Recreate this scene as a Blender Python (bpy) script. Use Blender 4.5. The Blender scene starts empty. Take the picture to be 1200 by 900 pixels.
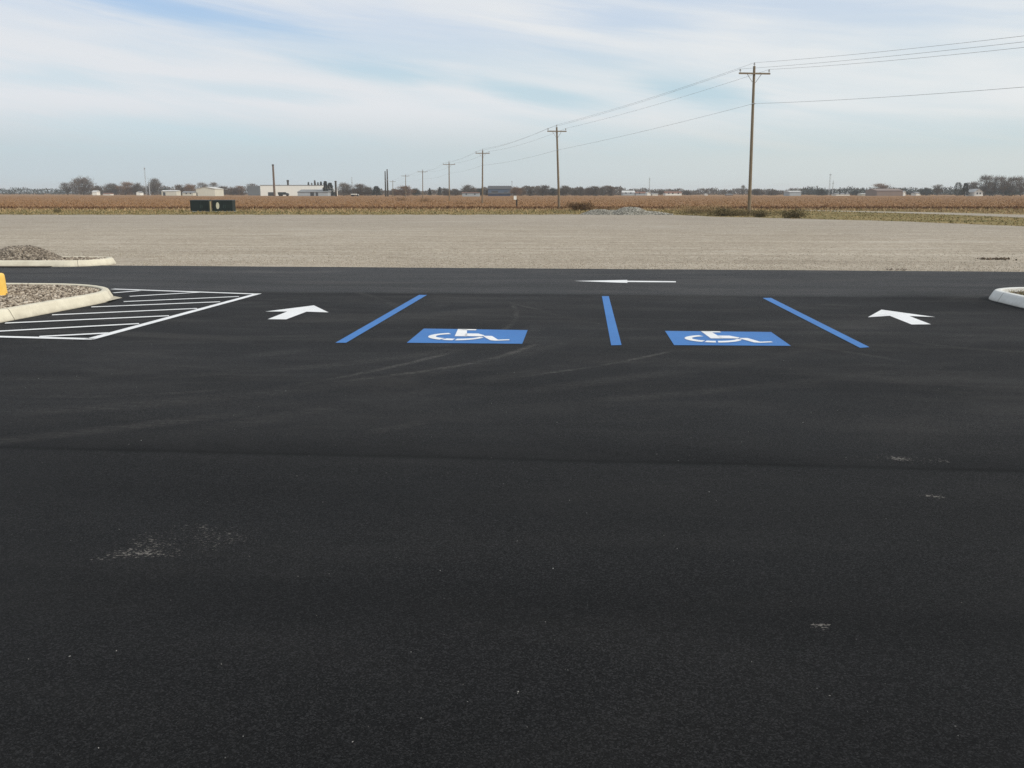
import bpy, math, random
import numpy as np
from mathutils import Vector, Matrix

scene = bpy.context.scene
col = scene.collection
rnd = random.Random(7)
rng = np.random.default_rng(11)

# ------------------------------------------------------------------ camera geometry
F = 1037.0                       # focal length in photo pixels (photo 1200 x 900)
PITCH = math.radians(12.2)
CAMZ = 1.44
SLOPE = 0.015                    # the lot falls away from the camera
FLAT = -0.38                     # level of the land beyond the lot
CP, SP = math.cos(PITCH), math.sin(PITCH)

def ray(px, py):
    xc, yc = (px - 600) / F, (450 - py) / F
    return xc, CP + yc * SP, yc * CP - SP

def lot(px, py, off=0.0):
    x, y, z = ray(px, py)
    t = (off - CAMZ) / (z + SLOPE * y)
    return Vector((x * t, y * t, CAMZ + z * t))

def flat(px, py, lev=FLAT):
    x, y, z = ray(px, py)
    t = (lev - CAMZ) / z
    return Vector((x * t, y * t, lev))

def far(px, py, Y):
    x, y, z = ray(px, py)
    t = Y / y
    return Vector((x * t, Y, CAMZ + z * t))

def lotz(y, off=0.0):
    return -SLOPE * y + off

# ------------------------------------------------------------------ node helper
class NT:
    def __init__(self, tree):
        self.t = tree; self.n = tree.nodes; self.l = tree.links
    def node(self, typ, **kw):
        nd = self.n.new(typ)
        for k, v in kw.items(): setattr(nd, k, v)
        return nd
    def put(self, sock, v):
        if isinstance(v, bpy.types.NodeSocket): self.l.new(v, sock)
        elif v is not None:
            try: sock.default_value = v
            except Exception: sock.default_value = tuple(v) + (1.0,)
    def math(self, op, a, b=None, c=None, clamp=False):
        nd = self.node('ShaderNodeMath', operation=op, use_clamp=clamp)
        self.put(nd.inputs[0], a)
        if b is not None: self.put(nd.inputs[1], b)
        if c is not None: self.put(nd.inputs[2], c)
        return nd.outputs[0]
    def add(self, a, b): return self.math('ADD', a, b)
    def sub(self, a, b): return self.math('SUBTRACT', a, b)
    def mul(self, a, b): return self.math('MULTIPLY', a, b)
    def smooth(self, x, lo, hi, a=0.0, b=1.0):
        nd = self.node('ShaderNodeMapRange', interpolation_type='SMOOTHSTEP')
        self.put(nd.inputs[0], x)
        for i, v in enumerate((lo, hi, a, b)): self.put(nd.inputs[i + 1], v)
        return nd.outputs[0]
    def lin(self, x, lo, hi, a=0.0, b=1.0):
        nd = self.node('ShaderNodeMapRange')
        self.put(nd.inputs[0], x)
        for i, v in enumerate((lo, hi, a, b)): self.put(nd.inputs[i + 1], v)
        return nd.outputs[0]
    def pos(self):
        return self.node('ShaderNodeNewGeometry').outputs['Position']
    def sep(self, v):
        nd = self.node('ShaderNodeSeparateXYZ'); self.put(nd.inputs[0], v)
        return nd.outputs[0], nd.outputs[1], nd.outputs[2]
    def comb(self, x, y, z=0.0):
        nd = self.node('ShaderNodeCombineXYZ')
        self.put(nd.inputs[0], x); self.put(nd.inputs[1], y); self.put(nd.inputs[2], z)
        return nd.outputs[0]
    def scale(self, v, s):
        nd = self.node('ShaderNodeVectorMath', operation='MULTIPLY')
        self.put(nd.inputs[0], v); nd.inputs[1].default_value = s
        return nd.outputs[0]
    def noise(self, v, scale, detail=4, rough=0.55, dist=0.0, color=False):
        nd = self.node('ShaderNodeTexNoise')
        self.put(nd.inputs['Vector'], v)
        nd.inputs['Scale'].default_value = scale; nd.inputs['Detail'].default_value = detail
        nd.inputs['Roughness'].default_value = rough; nd.inputs['Distortion'].default_value = dist
        return nd.outputs['Color' if color else 'Fac']
    def voro(self, v, scale, feature='F1'):
        nd = self.node('ShaderNodeTexVoronoi', feature=feature)
        self.put(nd.inputs['Vector'], v); nd.inputs['Scale'].default_value = scale
        return nd.outputs['Distance'], nd.outputs['Color']
    def ramp(self, fac, stops):
        nd = self.node('ShaderNodeValToRGB'); self.put(nd.inputs[0], fac)
        els = nd.color_ramp.elements
        while len(els) < len(stops): els.new(0.5)
        for e, (p, c) in zip(els, stops):
            e.position = p; e.color = (c[0], c[1], c[2], 1)
        return nd.outputs[0]
    def mix(self, f, a, b, mode='MIX'):
        nd = self.node('ShaderNodeMix', data_type='RGBA', blend_type=mode)
        self.put(nd.inputs[0], f); self.put(nd.inputs[6], a); self.put(nd.inputs[7], b)
        return nd.outputs[2]
    def bump(self, h, strength, dist):
        nd = self.node('ShaderNodeBump'); self.put(nd.inputs['Height'], h)
        nd.inputs['Strength'].default_value = strength; nd.inputs['Distance'].default_value = dist
        return nd.outputs[0]

def material(name, rough=0.8, spec=0.3, metal=0.0):
    m = bpy.data.materials.new(name); m.use_nodes = True
    nt = NT(m.node_tree)
    b = m.node_tree.nodes['Principled BSDF']
    b.inputs['Roughness'].default_value = rough
    b.inputs['Specular IOR Level'].default_value = spec
    b.inputs['Metallic'].default_value = metal
    return m, nt, b

def noisy(name, c1, c2, scale, rough=0.85, spec=0.2, detail=5, stretch=(1, 1, 1), metal=0.0, bump=0.0):
    m, nt, b = material(name, rough, spec, metal)
    v = nt.scale(nt.pos(), stretch)
    f = nt.noise(v, scale, detail, 0.6)
    nt.put(b.inputs['Base Color'], nt.ramp(f, [(0.3, c1), (0.7, c2)]))
    if bump: nt.put(b.inputs['Normal'], nt.bump(f, 0.6, bump))
    return m

def per_piece(name, stops, rough=0.9, spec=0.15, backlit=False):
    """colour varies from stone to stone / blade to blade"""
    m, nt, b = material(name, rough, spec)
    g = nt.node('ShaderNodeNewGeometry')
    n = nt.noise(g.outputs['Position'], 0.25, 3)
    f = nt.add(nt.mul(g.outputs['Random Per Island'], 0.7), nt.mul(n, 0.3))
    nt.put(b.inputs['Base Color'], nt.ramp(f, stops))
    return m

# ------------------------------------------------------------------ mesh helper
class MB:
    def __init__(self): self.v = []; self.f = []; self.mi = []
    def poly(self, pts, mi=0):
        i = len(self.v); self.v += [tuple(p) for p in pts]
        self.f.append(tuple(range(i, i + len(pts)))); self.mi.append(mi)
    def faces(self, vs, fs, mi=0):
        i = len(self.v); self.v += [tuple(p) for p in vs]
        for f in fs: self.f.append(tuple(k + i for k in f)); self.mi.append(mi)
    def box(self, x0, x1, y0, y1, z0, z1, M=None, mi=0):
        vs = [Vector(p) for p in ((x0,y0,z0),(x1,y0,z0),(x1,y1,z0),(x0,y1,z0),(x0,y0,z1),(x1,y0,z1),(x1,y1,z1),(x0,y1,z1))]
        if M: vs = [M @ p for p in vs]
        self.faces(vs, [(0,3,2,1),(4,5,6,7),(0,1,5,4),(1,2,6,5),(2,3,7,6),(3,0,4,7)], mi)
    def tube(self, a, b, r0, r1, n=8, mi=0, caps=True):
        a, b = Vector(a), Vector(b); d = (b - a).normalized()
        u = d.orthogonal().normalized(); w = d.cross(u)
        vs = []
        for p, r in ((a, r0), (b, r1)):
            for k in range(n):
                t = 2 * math.pi * k / n
                vs.append(p + (u * math.cos(t) + w * math.sin(t)) * r)
        fs = [(k, (k + 1) % n, n + (k + 1) % n, n + k) for k in range(n)]
        if caps: fs += [tuple(range(n))[::-1], tuple(range(n, 2 * n))]
        self.faces(vs, fs, mi)
    def path(self, pts, r, n=5, mi=0):
        pts = [Vector(p) for p in pts]; vs = []; fs = []
        for i, p in enumerate(pts):
            d = (pts[min(i + 1, len(pts) - 1)] - pts[max(i - 1, 0)]).normalized()
            u = d.cross(Vector((0, 0, 1))).normalized(); w = u.cross(d)
            for k in range(n):
                t = 2 * math.pi * k / n
                vs.append(p + (u * math.cos(t) + w * math.sin(t)) * r)
        for i in range(len(pts) - 1):
            for k in range(n):
                fs.append((i*n + k, i*n + (k+1) % n, (i+1)*n + (k+1) % n, (i+1)*n + k))
        self.faces(vs, fs, mi)
    def build(self, name, mats, parent=None, smooth=False, M=None):
        me = bpy.data.meshes.new(name)
        me.from_pydata(self.v, [], self.f)
        if not isinstance(mats, (list, tuple)): mats = [mats]
        for m in mats: me.materials.append(m)
        if len(mats) > 1: me.polygons.foreach_set('material_index', self.mi)
        if smooth: me.polygons.foreach_set('use_smooth', [True] * len(me.polygons))
        me.update()
        o = bpy.data.objects.new(name, me); col.objects.link(o)
        if parent: o.parent = parent
        return o

def tag(o, label=None, cat=None, group=None, kind=None):
    if label: o['label'] = label
    if cat: o['category'] = cat
    if group: o['group'] = group
    if kind: o['kind'] = kind
    return o

def empty(name, loc, label, cat, group=None, rz=0.0):
    o = bpy.data.objects.new(name, None); col.objects.link(o)
    o.location = loc; o.rotation_euler = (0, 0, rz); o.empty_display_size = 0.2
    return tag(o, label, cat, group)

def soup(name, tris, mat, parent=None):
    """tris: (n,3,3) numpy array of loose triangles"""
    n = len(tris)
    me = bpy.data.meshes.new(name)
    me.vertices.add(3 * n); me.vertices.foreach_set('co', tris.reshape(-1).astype(np.float32))
    me.loops.add(3 * n); me.loops.foreach_set('vertex_index', np.arange(3 * n, dtype=np.int32))
    me.polygons.add(n)
    me.polygons.foreach_set('loop_start', np.arange(0, 3 * n, 3, dtype=np.int32))
    me.materials.append(mat); me.update(); me.validate()
    o = bpy.data.objects.new(name, me); col.objects.link(o)
    if parent: o.parent = parent
    return o

OCT = np.array([(1,0,0),(-1,0,0),(0,1,0),(0,-1,0),(0,0,1),(0,0,-1)], float)
OCTF = np.array([(0,2,4),(2,1,4),(1,3,4),(3,0,4),(2,0,5),(1,2,5),(3,1,5),(0,3,5)])
def _stone_proto():
    # octahedron subdivided once: 18 verts, 32 faces
    vs = [tuple(v) for v in OCT]; fs = []; cache = {}
    def mid(a, b):
        k = (min(a, b), max(a, b))
        if k not in cache:
            m = (np.array(vs[a]) + np.array(vs[b])); m /= np.linalg.norm(m)
            cache[k] = len(vs); vs.append(tuple(m))
        return cache[k]
    for a, b, c in OCTF:
        x, y, z = mid(a, b), mid(b, c), mid(c, a)
        fs += [(a, x, z), (x, b, y), (z, y, c), (x, y, z)]
    return np.array(vs), np.array(fs)
SV, SF = _stone_proto()

def stones(name, pts, sizes, mat, parent=None, flatz=0.65, proto=None):
    pv, pf = proto if proto else (SV, SF)
    n = len(pts); k = len(pv)
    jit = 1 + 0.22 * rng.standard_normal((n, k, 1))
    sc = np.stack([sizes * rng.uniform(.7, 1.25, n), sizes * rng.uniform(.7, 1.25, n), sizes * flatz * rng.uniform(.7, 1.2, n)], 1)
    v = pv[None] * jit * sc[:, None, :]
    a = rng.uniform(0, 2 * np.pi, n); ca, sa = np.cos(a)[:, None], np.sin(a)[:, None]
    x = v[..., 0] * ca - v[..., 1] * sa; y = v[..., 0] * sa + v[..., 1] * ca
    t = rng.normal(0, .4, n); ct, st = np.cos(t)[:, None], np.sin(t)[:, None]
    z = v[..., 2] * ct + x * st; x = x * ct - v[..., 2] * st
    v = np.stack([x, y, z], -1) + np.asarray(pts)[:, None, :]
    f = (pf[None] + (np.arange(n) * k)[:, None, None]).reshape(-1, 3)
    me = bpy.data.meshes.new(name)
    me.vertices.add(n * k); me.vertices.foreach_set('co', v.reshape(-1).astype(np.float32))
    me.loops.add(f.size); me.loops.foreach_set('vertex_index', f.reshape(-1).astype(np.int32))
    me.polygons.add(len(f)); me.polygons.foreach_set('loop_start', np.arange(0, f.size, 3, dtype=np.int32))
    me.materials.append(mat); me.update(); me.validate()
    o = bpy.data.objects.new(name, me); col.objects.link(o)
    if parent: o.parent = parent
    return o

def blades(pts, h, w, lean=0.35):
    """upright thin triangles rooted at pts"""
    n = len(pts)
    a = rng.uniform(0, 2 * np.pi, n)
    dx = np.stack([np.cos(a), np.sin(a), np.zeros(n)], 1) * (w / 2)[:, None]
    tip = pts + np.stack([rng.normal(0, lean, n) * h, rng.normal(0, lean, n) * h, h], 1)
    return np.stack([pts - dx, pts + dx, tip], 1)

# ------------------------------------------------------------------ camera, light, world
cd = bpy.data.cameras.new('camera'); cam = bpy.data.objects.new('camera', cd); col.objects.link(cam)
cam.location = (0, 0, CAMZ); cam.rotation_euler = (math.radians(90) - PITCH, 0, 0)
cd.sensor_width = 36; cd.lens = 36 * F / 1200; cd.clip_start = 0.05; cd.clip_end = 12000
scene.camera = cam

SUN_EL, SUN_AZ = math.radians(33), math.radians(118)     # azimuth clockwise from +Y (camera looks along +Y)
sd = bpy.data.lights.new('sun', 'SUN'); so = bpy.data.objects.new('sun', sd); col.objects.link(so)
sd.energy = 3.0; sd.angle = math.radians(0.6); sd.color = (1.0, 0.93, 0.82)
to_sun = Vector((math.sin(SUN_AZ) * math.cos(SUN_EL), math.cos(SUN_AZ) * math.cos(SUN_EL), math.sin(SUN_EL)))
so.rotation_euler = to_sun.to_track_quat('Z', 'Y').to_euler(); so.location = (40, -20, 40)

w = bpy.data.worlds.new('World'); scene.world = w; w.use_nodes = True
nt = NT(w.node_tree)
bg = w.node_tree.nodes['Background']
sky = nt.node('ShaderNodeTexSky', sky_type='NISHITA')
sky.sun_disc = False; sky.sun_elevation = SUN_EL; sky.sun_rotation = SUN_AZ
sky.air_density = 1.0; sky.dust_density = 0.6; sky.ozone_density = 1.6
gen = nt.node('ShaderNodeTexCoord').outputs['Generated']
dx, dy, dz = nt.sep(gen)
az = nt.math('ARCTAN2', dx, dy)
el = nt.math('ARCSINE', nt.math('MINIMUM', nt.math('MAXIMUM', dz, -1.0), 1.0))
# cirrus: long streaks that sink slightly to the right, thinning into a few blue gaps
band = nt.add(el, nt.mul(az, 0.13))
warp = nt.noise(nt.comb(nt.mul(az, 2.2), nt.mul(band, 9.0), 1.7), 1.0, 3, .5)
bandw = nt.add(band, nt.mul(nt.sub(warp, 0.5), 0.05))
n1 = nt.noise(nt.comb(nt.mul(az, 1.7), nt.mul(bandw, 17.0), 3.4), 1.0, 5, .5, 0.3)
n2 = nt.noise(nt.comb(nt.mul(az, 5.0), nt.mul(bandw, 60.0), 9.1), 1.0, 4, .6)
dens = nt.add(nt.mul(n1, 0.76), nt.mul(n2, 0.24))
cover = nt.smooth(dens, 0.33, 0.60, .12, 1.0)
up = nt.smooth(el, 0.30, 1.0)                      # clearer overhead, behind the camera's view
cover = nt.mul(cover, nt.lin(up, 0, 1, 1.0, 0.75))
low = nt.smooth(el, 0.035, 0.095)                   # thin grey-blue veil near the horizon
veil = nt.mix(low, (5.6, 6.5, 6.95, 1), (7.75, 8.0, 8.35, 1))
right = nt.smooth(az, -0.35, 0.45)
veil = nt.mix(right, veil, nt.mix(low, (6.45, 7.05, 7.0, 1), (8.2, 8.42, 8.5, 1)))
def azel(px, py):
    v = Vector(ray(px, py)).normalized(); return math.atan2(v.x, v.y), math.asin(v.z)
gapm = None
gn = nt.noise(nt.comb(nt.mul(az, 6.0), nt.mul(band, 75.0), 2.2), 1.0, 5, .6, .5)
for (p, q, wd, amt) in (((60, -12), (360, 34), .014, .95), ((330, 62), (540, 96), .011, .75), ((545, 98), (710, 128), .010, .80), ((740, 92), (900, 122), .013, .85),
                        ((640, 18), (830, 34), .016, .50), ((-60, 86), (150, 98), .010, .45), ((180, 96), (420, 116), .008, .45), ((60, 140), (420, 166), .012, .45), ((930, 135), (1230, 150), .012, .35), ((640, 60), (760, 84), .010, .35)):
    a0, e0 = azel(*p); a1, e1 = azel(*q); am, em = (a0 + a1) / 2, (e0 + e1) / 2; sl_ = (e1 - e0) / (a1 - a0); hl = (a1 - a0) / 2
    da = nt.mul(nt.sub(az, am), 1 / hl)
    de = nt.mul(nt.sub(nt.sub(el, em), nt.mul(nt.sub(az, am), sl_)), 1 / wd)
    de = nt.add(de, nt.mul(nt.sub(warp, .5), 1.6))
    d2 = nt.math('SQRT', nt.add(nt.mul(da, da), nt.mul(de, de)))
    d2 = nt.add(d2, nt.mul(nt.sub(gn, .5), 1.9))
    g = nt.smooth(d2, .1, 1.6, amt, 0.0)
    gapm = g if gapm is None else nt.math('MAXIMUM', gapm, g)
thin = nt.mul(nt.lin(cover, 0, 1, 0.44, 0.98), nt.sub(1.0, nt.mul(gapm, .92)))
skyc = nt.mix(1.0, sky.outputs[0], (0.92, 1.0, 1.10, 1), 'MULTIPLY')
gap = nt.mix(0.75, skyc, nt.mix(nt.smooth(el, .11, .19), (5.3, 7.15, 8.0, 1), (4.3, 6.1, 8.6, 1)))
final = nt.mix(nt.math('MAXIMUM', thin, nt.smooth(el, 0.03, 0.075, 1.0, 0.0)), gap, veil)
nt.put(bg.inputs[0], final); bg.inputs[1].default_value = 0.1

vs_ = scene.view_settings
scene.display_settings.display_device = 'sRGB'
vs_.view_transform = 'Standard'; vs_.look = 'None'; vs_.exposure = 0.0; vs_.gamma = 1.0; vs_.use_curve_mapping = False

# ------------------------------------------------------------------ materials
LA = math.radians(4.74)                           # stalls point this far right of the camera
def arc_from(p1, p2, p3):
    a, b, c = lot(*p1), lot(*p2), lot(*p3)
    ax, ay, bx, by, cx, cy = a.x, a.y, b.x, b.y, c.x, c.y
    d = 2 * (ax*(by-cy) + bx*(cy-ay) + cx*(ay-by))
    ux = ((ax*ax+ay*ay)*(by-cy) + (bx*bx+by*by)*(cy-ay) + (cx*cx+cy*cy)*(ay-by)) / d
    uy = ((ax*ax+ay*ay)*(cx-bx) + (bx*bx+by*by)*(ax-cx) + (cx*cx+cy*cy)*(bx-ax)) / d
    r = math.hypot(ax-ux, ay-uy)
    mx, my = bx, by
    half = max(math.hypot(ax-bx, ay-by), math.hypot(cx-bx, cy-by))
    return ux, uy, r, mx, my, half

m_asph, nt, b = material('asphalt', 0.8, 0.12)
P = nt.pos(); X, Y, Z = nt.sep(P)
U = nt.sub(nt.mul(X, math.cos(LA)), nt.mul(Y, math.sin(LA)))
V = nt.add(nt.mul(X, math.sin(LA)), nt.mul(Y, math.cos(LA)))
P2 = nt.comb(U, V, 0)
vd, vc = nt.voro(P2, 210)
vr = nt.sep(vc)[0]
fine = nt.noise(P2, 520, 3, .75)
agg = nt.add(nt.mul(vr, 0.65), nt.mul(fine, 0.55))
base = nt.ramp(agg, [(0.22, (.0008, .0008, .0009)), (0.42, (.0057, .0058, .0060)), (0.7, (.0100, .0102, .0105)), (0.95, (.034, .034, .035))])
streak = nt.noise(nt.comb(nt.mul(U, 0.09), nt.mul(V, 0.9), 2), 1, 5, .6, .4)
blotch = nt.noise(P2, 0.55, 5, .6, .3)
vary = nt.mul(nt.lin(streak, .3, .7, .80, 1.24), nt.lin(blotch, .3, .7, .86, 1.16))
seamw = nt.add(V, nt.mul(nt.sub(nt.noise(P2, 1.3, 3), .5), 0.05))
def seam_or_sheen_band(v0, wfar, wnear, amt):
    d = nt.sub(seamw, v0)
    farside = nt.smooth(d, 0.0, wfar, 1.0, 0.0)
    on = nt.smooth(d, -wnear, wnear * .2, 0.0, 1.0)
    return nt.lin(nt.mul(farside, on), 0, 1, 1.0, amt)
V1, V2, V3 = 4.90, 7.05, 14.6
vary = nt.mul(vary, seam_or_sheen_band(V1, 0.55, 0.05, 0.62))
vary = nt.mul(vary, seam_or_sheen_band(V1 + .02, 0.06, 0.04, 0.40))
vary = nt.mul(vary, seam_or_sheen_band(V2, 0.5, 0.08, 0.82))
vary = nt.mul(vary, seam_or_sheen_band(2.9, 0.6, 0.3, 0.84))  # no joint here: duller foreground sheen over an undulation, painted as a dark band
vary = nt.mul(vary, seam_or_sheen_band(9.3, 0.5, 0.15, 0.90))
vary = nt.mul(vary, seam_or_sheen_band(16.6, 0.5, 0.2, 0.88))
vary = nt.mul(vary, seam_or_sheen_band(V3, 0.35, 0.2, 0.72))
# passes of the paver: newest nearest, the drive lane behind the stalls is older and greyer
vary = nt.mul(vary, nt.smooth(seamw, V1 - .02, V1 + 1.2, 1.0, 1.42))
vary = nt.mul(vary, nt.smooth(seamw, V3 - .1, V3 + .5, 1.0, 2.7))
vary = nt.mul(vary, nt.smooth(seamw, 0.9, 3.2, 0.86, 1.0))  # foreground falloff from the steep view angle, painted into the asphalt colour
# dark fresh patch beside the right-hand island, deepened to paint in its curb's shadow
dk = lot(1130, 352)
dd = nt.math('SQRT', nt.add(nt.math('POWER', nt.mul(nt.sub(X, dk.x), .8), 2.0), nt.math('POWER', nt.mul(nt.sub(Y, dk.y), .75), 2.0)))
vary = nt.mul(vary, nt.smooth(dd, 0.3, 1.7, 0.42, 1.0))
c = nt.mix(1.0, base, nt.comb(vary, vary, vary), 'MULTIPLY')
# tyre scuffs and tracked dust: faint tan arcs
dust = None
grain = nt.noise(nt.comb(U, V, 4), 22, 5, .75)
longn = nt.noise(nt.comb(U, V, 8), 0.9, 4, .65, .6)
ARCS = [((0, 517), (130, 503), (335, 478), .10, .15), ((0, 462), (130, 464), (300, 452), .05, .16), ((340, 452), (470, 428), (560, 402), .045, .36),
        ((452, 441), (560, 424), (640, 394), .05, .40), ((628, 439), (705, 428), (800, 408), .035, .38), ((420, 508), (470, 500), (500, 492), .07, .16),
        ((560, 402), (605, 372), (590, 350), .04, .25), ((595, 352), (610, 358), (640, 364), .04, .3), ((905, 398), (990, 412), (1090, 428), .05, .2),
        ((1060, 395), (1130, 408), (1230, 412), .08, .2), ((300, 318), (340, 319), (420, 316), .3, .3), ((410, 340), (450, 352), (480, 366), .08, .18),
        ((220, 440), (420, 425), (640, 372), .12, .14), ((700, 470), (900, 452), (1150, 420), .10, .14), ((80, 480), (420, 448), (700, 372), .16, .12), ((260, 500), (520, 455), (760, 410), .14, .13),
        ((500, 470), (760, 440), (1000, 400), .12, .12), ((380, 395), (470, 372), (540, 350), .10, .12), ((620, 360), (680, 375), (740, 385), .08, .13), ((640, 322), (760, 321), (860, 319), .25, .2), ((100, 430), (260, 420), (400, 405), .14, .12)]
for p1, p2, p3, wd, amt in ARCS:
    cx, cy, r, mx, my, half = arc_from(p1, p2, p3)
    dc = nt.math('SQRT', nt.add(nt.math('POWER', nt.sub(X, cx), 2.0), nt.math('POWER', nt.sub(Y, cy), 2.0)))
    off = nt.math('ABSOLUTE', nt.add(nt.sub(dc, r), nt.mul(nt.sub(longn, .5), 0.12)))
    ln = nt.smooth(off, wd * .2, wd * 1.6, 1.0, 0.0)
    dm = nt.math('SQRT', nt.add(nt.math('POWER', nt.sub(X, mx), 2.0), nt.math('POWER', nt.sub(Y, my), 2.0)))
    mk = nt.mul(nt.mul(ln, nt.smooth(dm, half * .55, half * 1.05, 1.0, 0.0)), amt)
    dust = mk if dust is None else nt.math('MAXIMUM', dust, mk)
dust = nt.mul(dust, nt.smooth(grain, .36, .62, .25, 1.0))
dust = nt.mul(dust, nt.smooth(longn, .36, .62, .18, 1.0))
hair = nt.noise(nt.comb(nt.mul(U, 2.5), nt.mul(V, 38), 3), 1, 4, .7)
dust = nt.mul(dust, nt.smooth(hair, .36, .62, .15, 1.0))
dust = nt.mul(dust, 1.0)
# crumbs of pale dirt in a few spots
gr2 = nt.noise(nt.comb(nt.mul(U, 46), nt.mul(V, 75), 1), 1.0, 4, .75)
gr3 = nt.noise(nt.comb(nt.mul(U, 3.2), nt.mul(V, 3.2), 6), 1.0, 3, .6, .6)
gr2 = nt.add(nt.mul(gr2, .66), nt.mul(gr3, .34))
SPOTS = [((170, 648), .15, .05, .485, .75), ((205, 634), .32, .26, .535, .55), ((240, 640), .5, .25, .575, .45), ((118, 655), .10, .03, .54, .6), ((292, 652), .05, .014, .5, .9), ((1055, 538), .24, .07, .485, .6),
         ((1088, 581), .06, .035, .485, .75), ((962, 733), .030, .022, .49, .75), ((956, 731), .06, .03, .56, .5), ((600, 533), .07, .03, .55, .6), ((515, 577), .3, .12, .63, .4),
         ((470, 500), .30, .12, .57, .4), ((410, 560), .3, .14, .62, .3)]
for (px, py), sx, sy, thr, amt in SPOTS:
    p = lot(px, py)
    d = nt.math('SQRT', nt.add(nt.math('POWER', nt.mul(nt.sub(X, p.x), 1 / sx), 2.0), nt.math('POWER', nt.mul(nt.sub(Y, p.y), 1 / sy), 2.0)))
    t = nt.add(thr, nt.mul(d, 0.07))
    mk = nt.mul(nt.smooth(nt.sub(gr2, t), 0.0, 0.035), nt.smooth(d, .8, 2.4, amt, 0.0))
    dust = nt.math('MAXIMUM', dust, mk)
sp_d, sp_c = nt.voro(P2, 17)
sr, sg, sb = nt.sep(sp_c)
speck = nt.mul(nt.math('LESS_THAN', sp_d, nt.lin(sg, 0, 1, .015, .05)), nt.math('GREATER_THAN', sr, .97))
dust = nt.math('MAXIMUM', dust, nt.mul(speck, .6))
film = nt.mul(nt.smooth(nt.noise(nt.comb(nt.mul(U, .35), nt.mul(V, 1.1), 5), 1, 6, .65, .8), .42, .72), nt.smooth(V, 4.5, 8.0, .02, .085))
dust = nt.math('MAXIMUM', dust, film)
c = nt.mix(dust, c, (.27, .25, .225, 1))
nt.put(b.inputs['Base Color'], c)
bh = nt.add(nt.mul(vd, -0.6), nt.mul(fine, 0.7))
wav = nt.noise(nt.comb(nt.mul(U, .25), nt.mul(V, 1.3), 7), 1, 3)
bn = nt.node('ShaderNodeBump'); nt.put(bn.inputs['Height'], wav); bn.inputs['Strength'].default_value = .5; bn.inputs['Distance'].default_value = .02
b2 = nt.node('ShaderNodeBump'); nt.put(b2.inputs['Height'], bh); b2.inputs['Strength'].default_value = .9; b2.inputs['Distance'].default_value = .008
nt.put(b2.inputs['Normal'], bn.outputs[0])
nt.put(b.inputs['Normal'], b2.outputs[0])
nt.put(b.inputs['Roughness'], nt.lin(blotch, .3, .7, .70, .85))

def paint(name, c1, c2):
    m, nt, b = material(name, 0.55, 0.35)
    P = nt.pos()
    f = nt.noise(P, 70, 5, .7); g = nt.noise(P, 1.6, 4, .6)
    k = nt.add(nt.mul(f, .6), nt.mul(g, .4))
    colr = nt.ramp(k, [(.32, c1), (.62, c2)])
    thinp = nt.noise(P, 2.3, 4, .6)
    wear = nt.smooth(nt.add(nt.noise(P, 95, 5, .8), nt.mul(nt.sub(thinp, .5), .35)), .56, .72)
    nt.put(b.inputs['Base Color'], nt.mix(nt.mul(wear, .75), colr, (.03, .03, .032, 1)))
    nt.put(b.inputs['Normal'], nt.bump(nt.noise(P, 240, 3, .7), .5, .004))
    return m
m_white = paint('white_paint', (.66, .665, .66), (.81, .815, .81))
m_blue = paint('blue_paint', (.010, .112, .36), (.022, .168, .47))

m_gravel, nt, b = material('gravel', 0.95, 0.1)
P = nt.pos(); X, Y, Z = nt.sep(P)
Vg = nt.add(nt.mul(X, .083), Y)
tracks = nt.noise(nt.comb(nt.mul(X, .035), nt.mul(Vg, 1.15), 2), 1, 6, .65, .5)
patch = nt.noise(P, .12, 5, .6, .6)
gd, gc = nt.voro(P, 16); gcr = nt.sep(gc)[0]
g2 = nt.noise(P, 7, 6, .75)
g3 = nt.noise(P, 2.2, 6, .8)
f = nt.add(nt.add(nt.mul(tracks, .36), nt.mul(patch, .16)), nt.add(nt.mul(gcr, .22), nt.add(nt.mul(g2, .20), nt.mul(g3, .18))))
mott = nt.noise(P, .75, 6, .78, .5)
f = nt.add(nt.mul(f, .84), nt.mul(mott, .16))
f = nt.lin(f, .30, .70, .24, .74)
cc = nt.ramp(f, [(.30, (.170, .140, .108)), (.45, (.300, .256, .198)), (.60, (.40, .347, .274)), (.78, (.56, .50, .415))])
rut = nt.noise(nt.comb(nt.mul(X, .09), nt.mul(Vg, 2.6), 6), 1, 4, .6, .3)
rutm = nt.mul(nt.smooth(rut, .60, .72), nt.smooth(nt.noise(nt.comb(nt.mul(X, .05), nt.mul(Vg, .25), 8), 1, 3), .42, .60))
cc = nt.mix(nt.mul(rutm, .5), cc, (.19, .16, .125, 1))
pale = nt.smooth(nt.noise(nt.comb(nt.mul(X, .16), nt.mul(Vg, .35), 9), 1, 5, .65, .5), .52, .70)
cc = nt.mix(nt.mul(pale, .35), cc, (.53, .48, .41, 1))
cc = nt.mix(nt.mul(nt.smooth(nt.add(Vg, nt.mul(nt.sub(patch, .5), 30)), 32, 55), .30), cc, (.27, .245, .215, 1))
edge = nt.smooth(Vg, 21.2, 25.5, 1.0, 0.0)
cc = nt.mix(nt.mul(edge, .35), cc, (.46, .40, .33, 1))
nt.put(b.inputs['Base Color'], cc)
nt.put(b.inputs['Normal'], nt.bump(nt.add(nt.mul(gcr, .5), g2), .8, .05))

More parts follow.
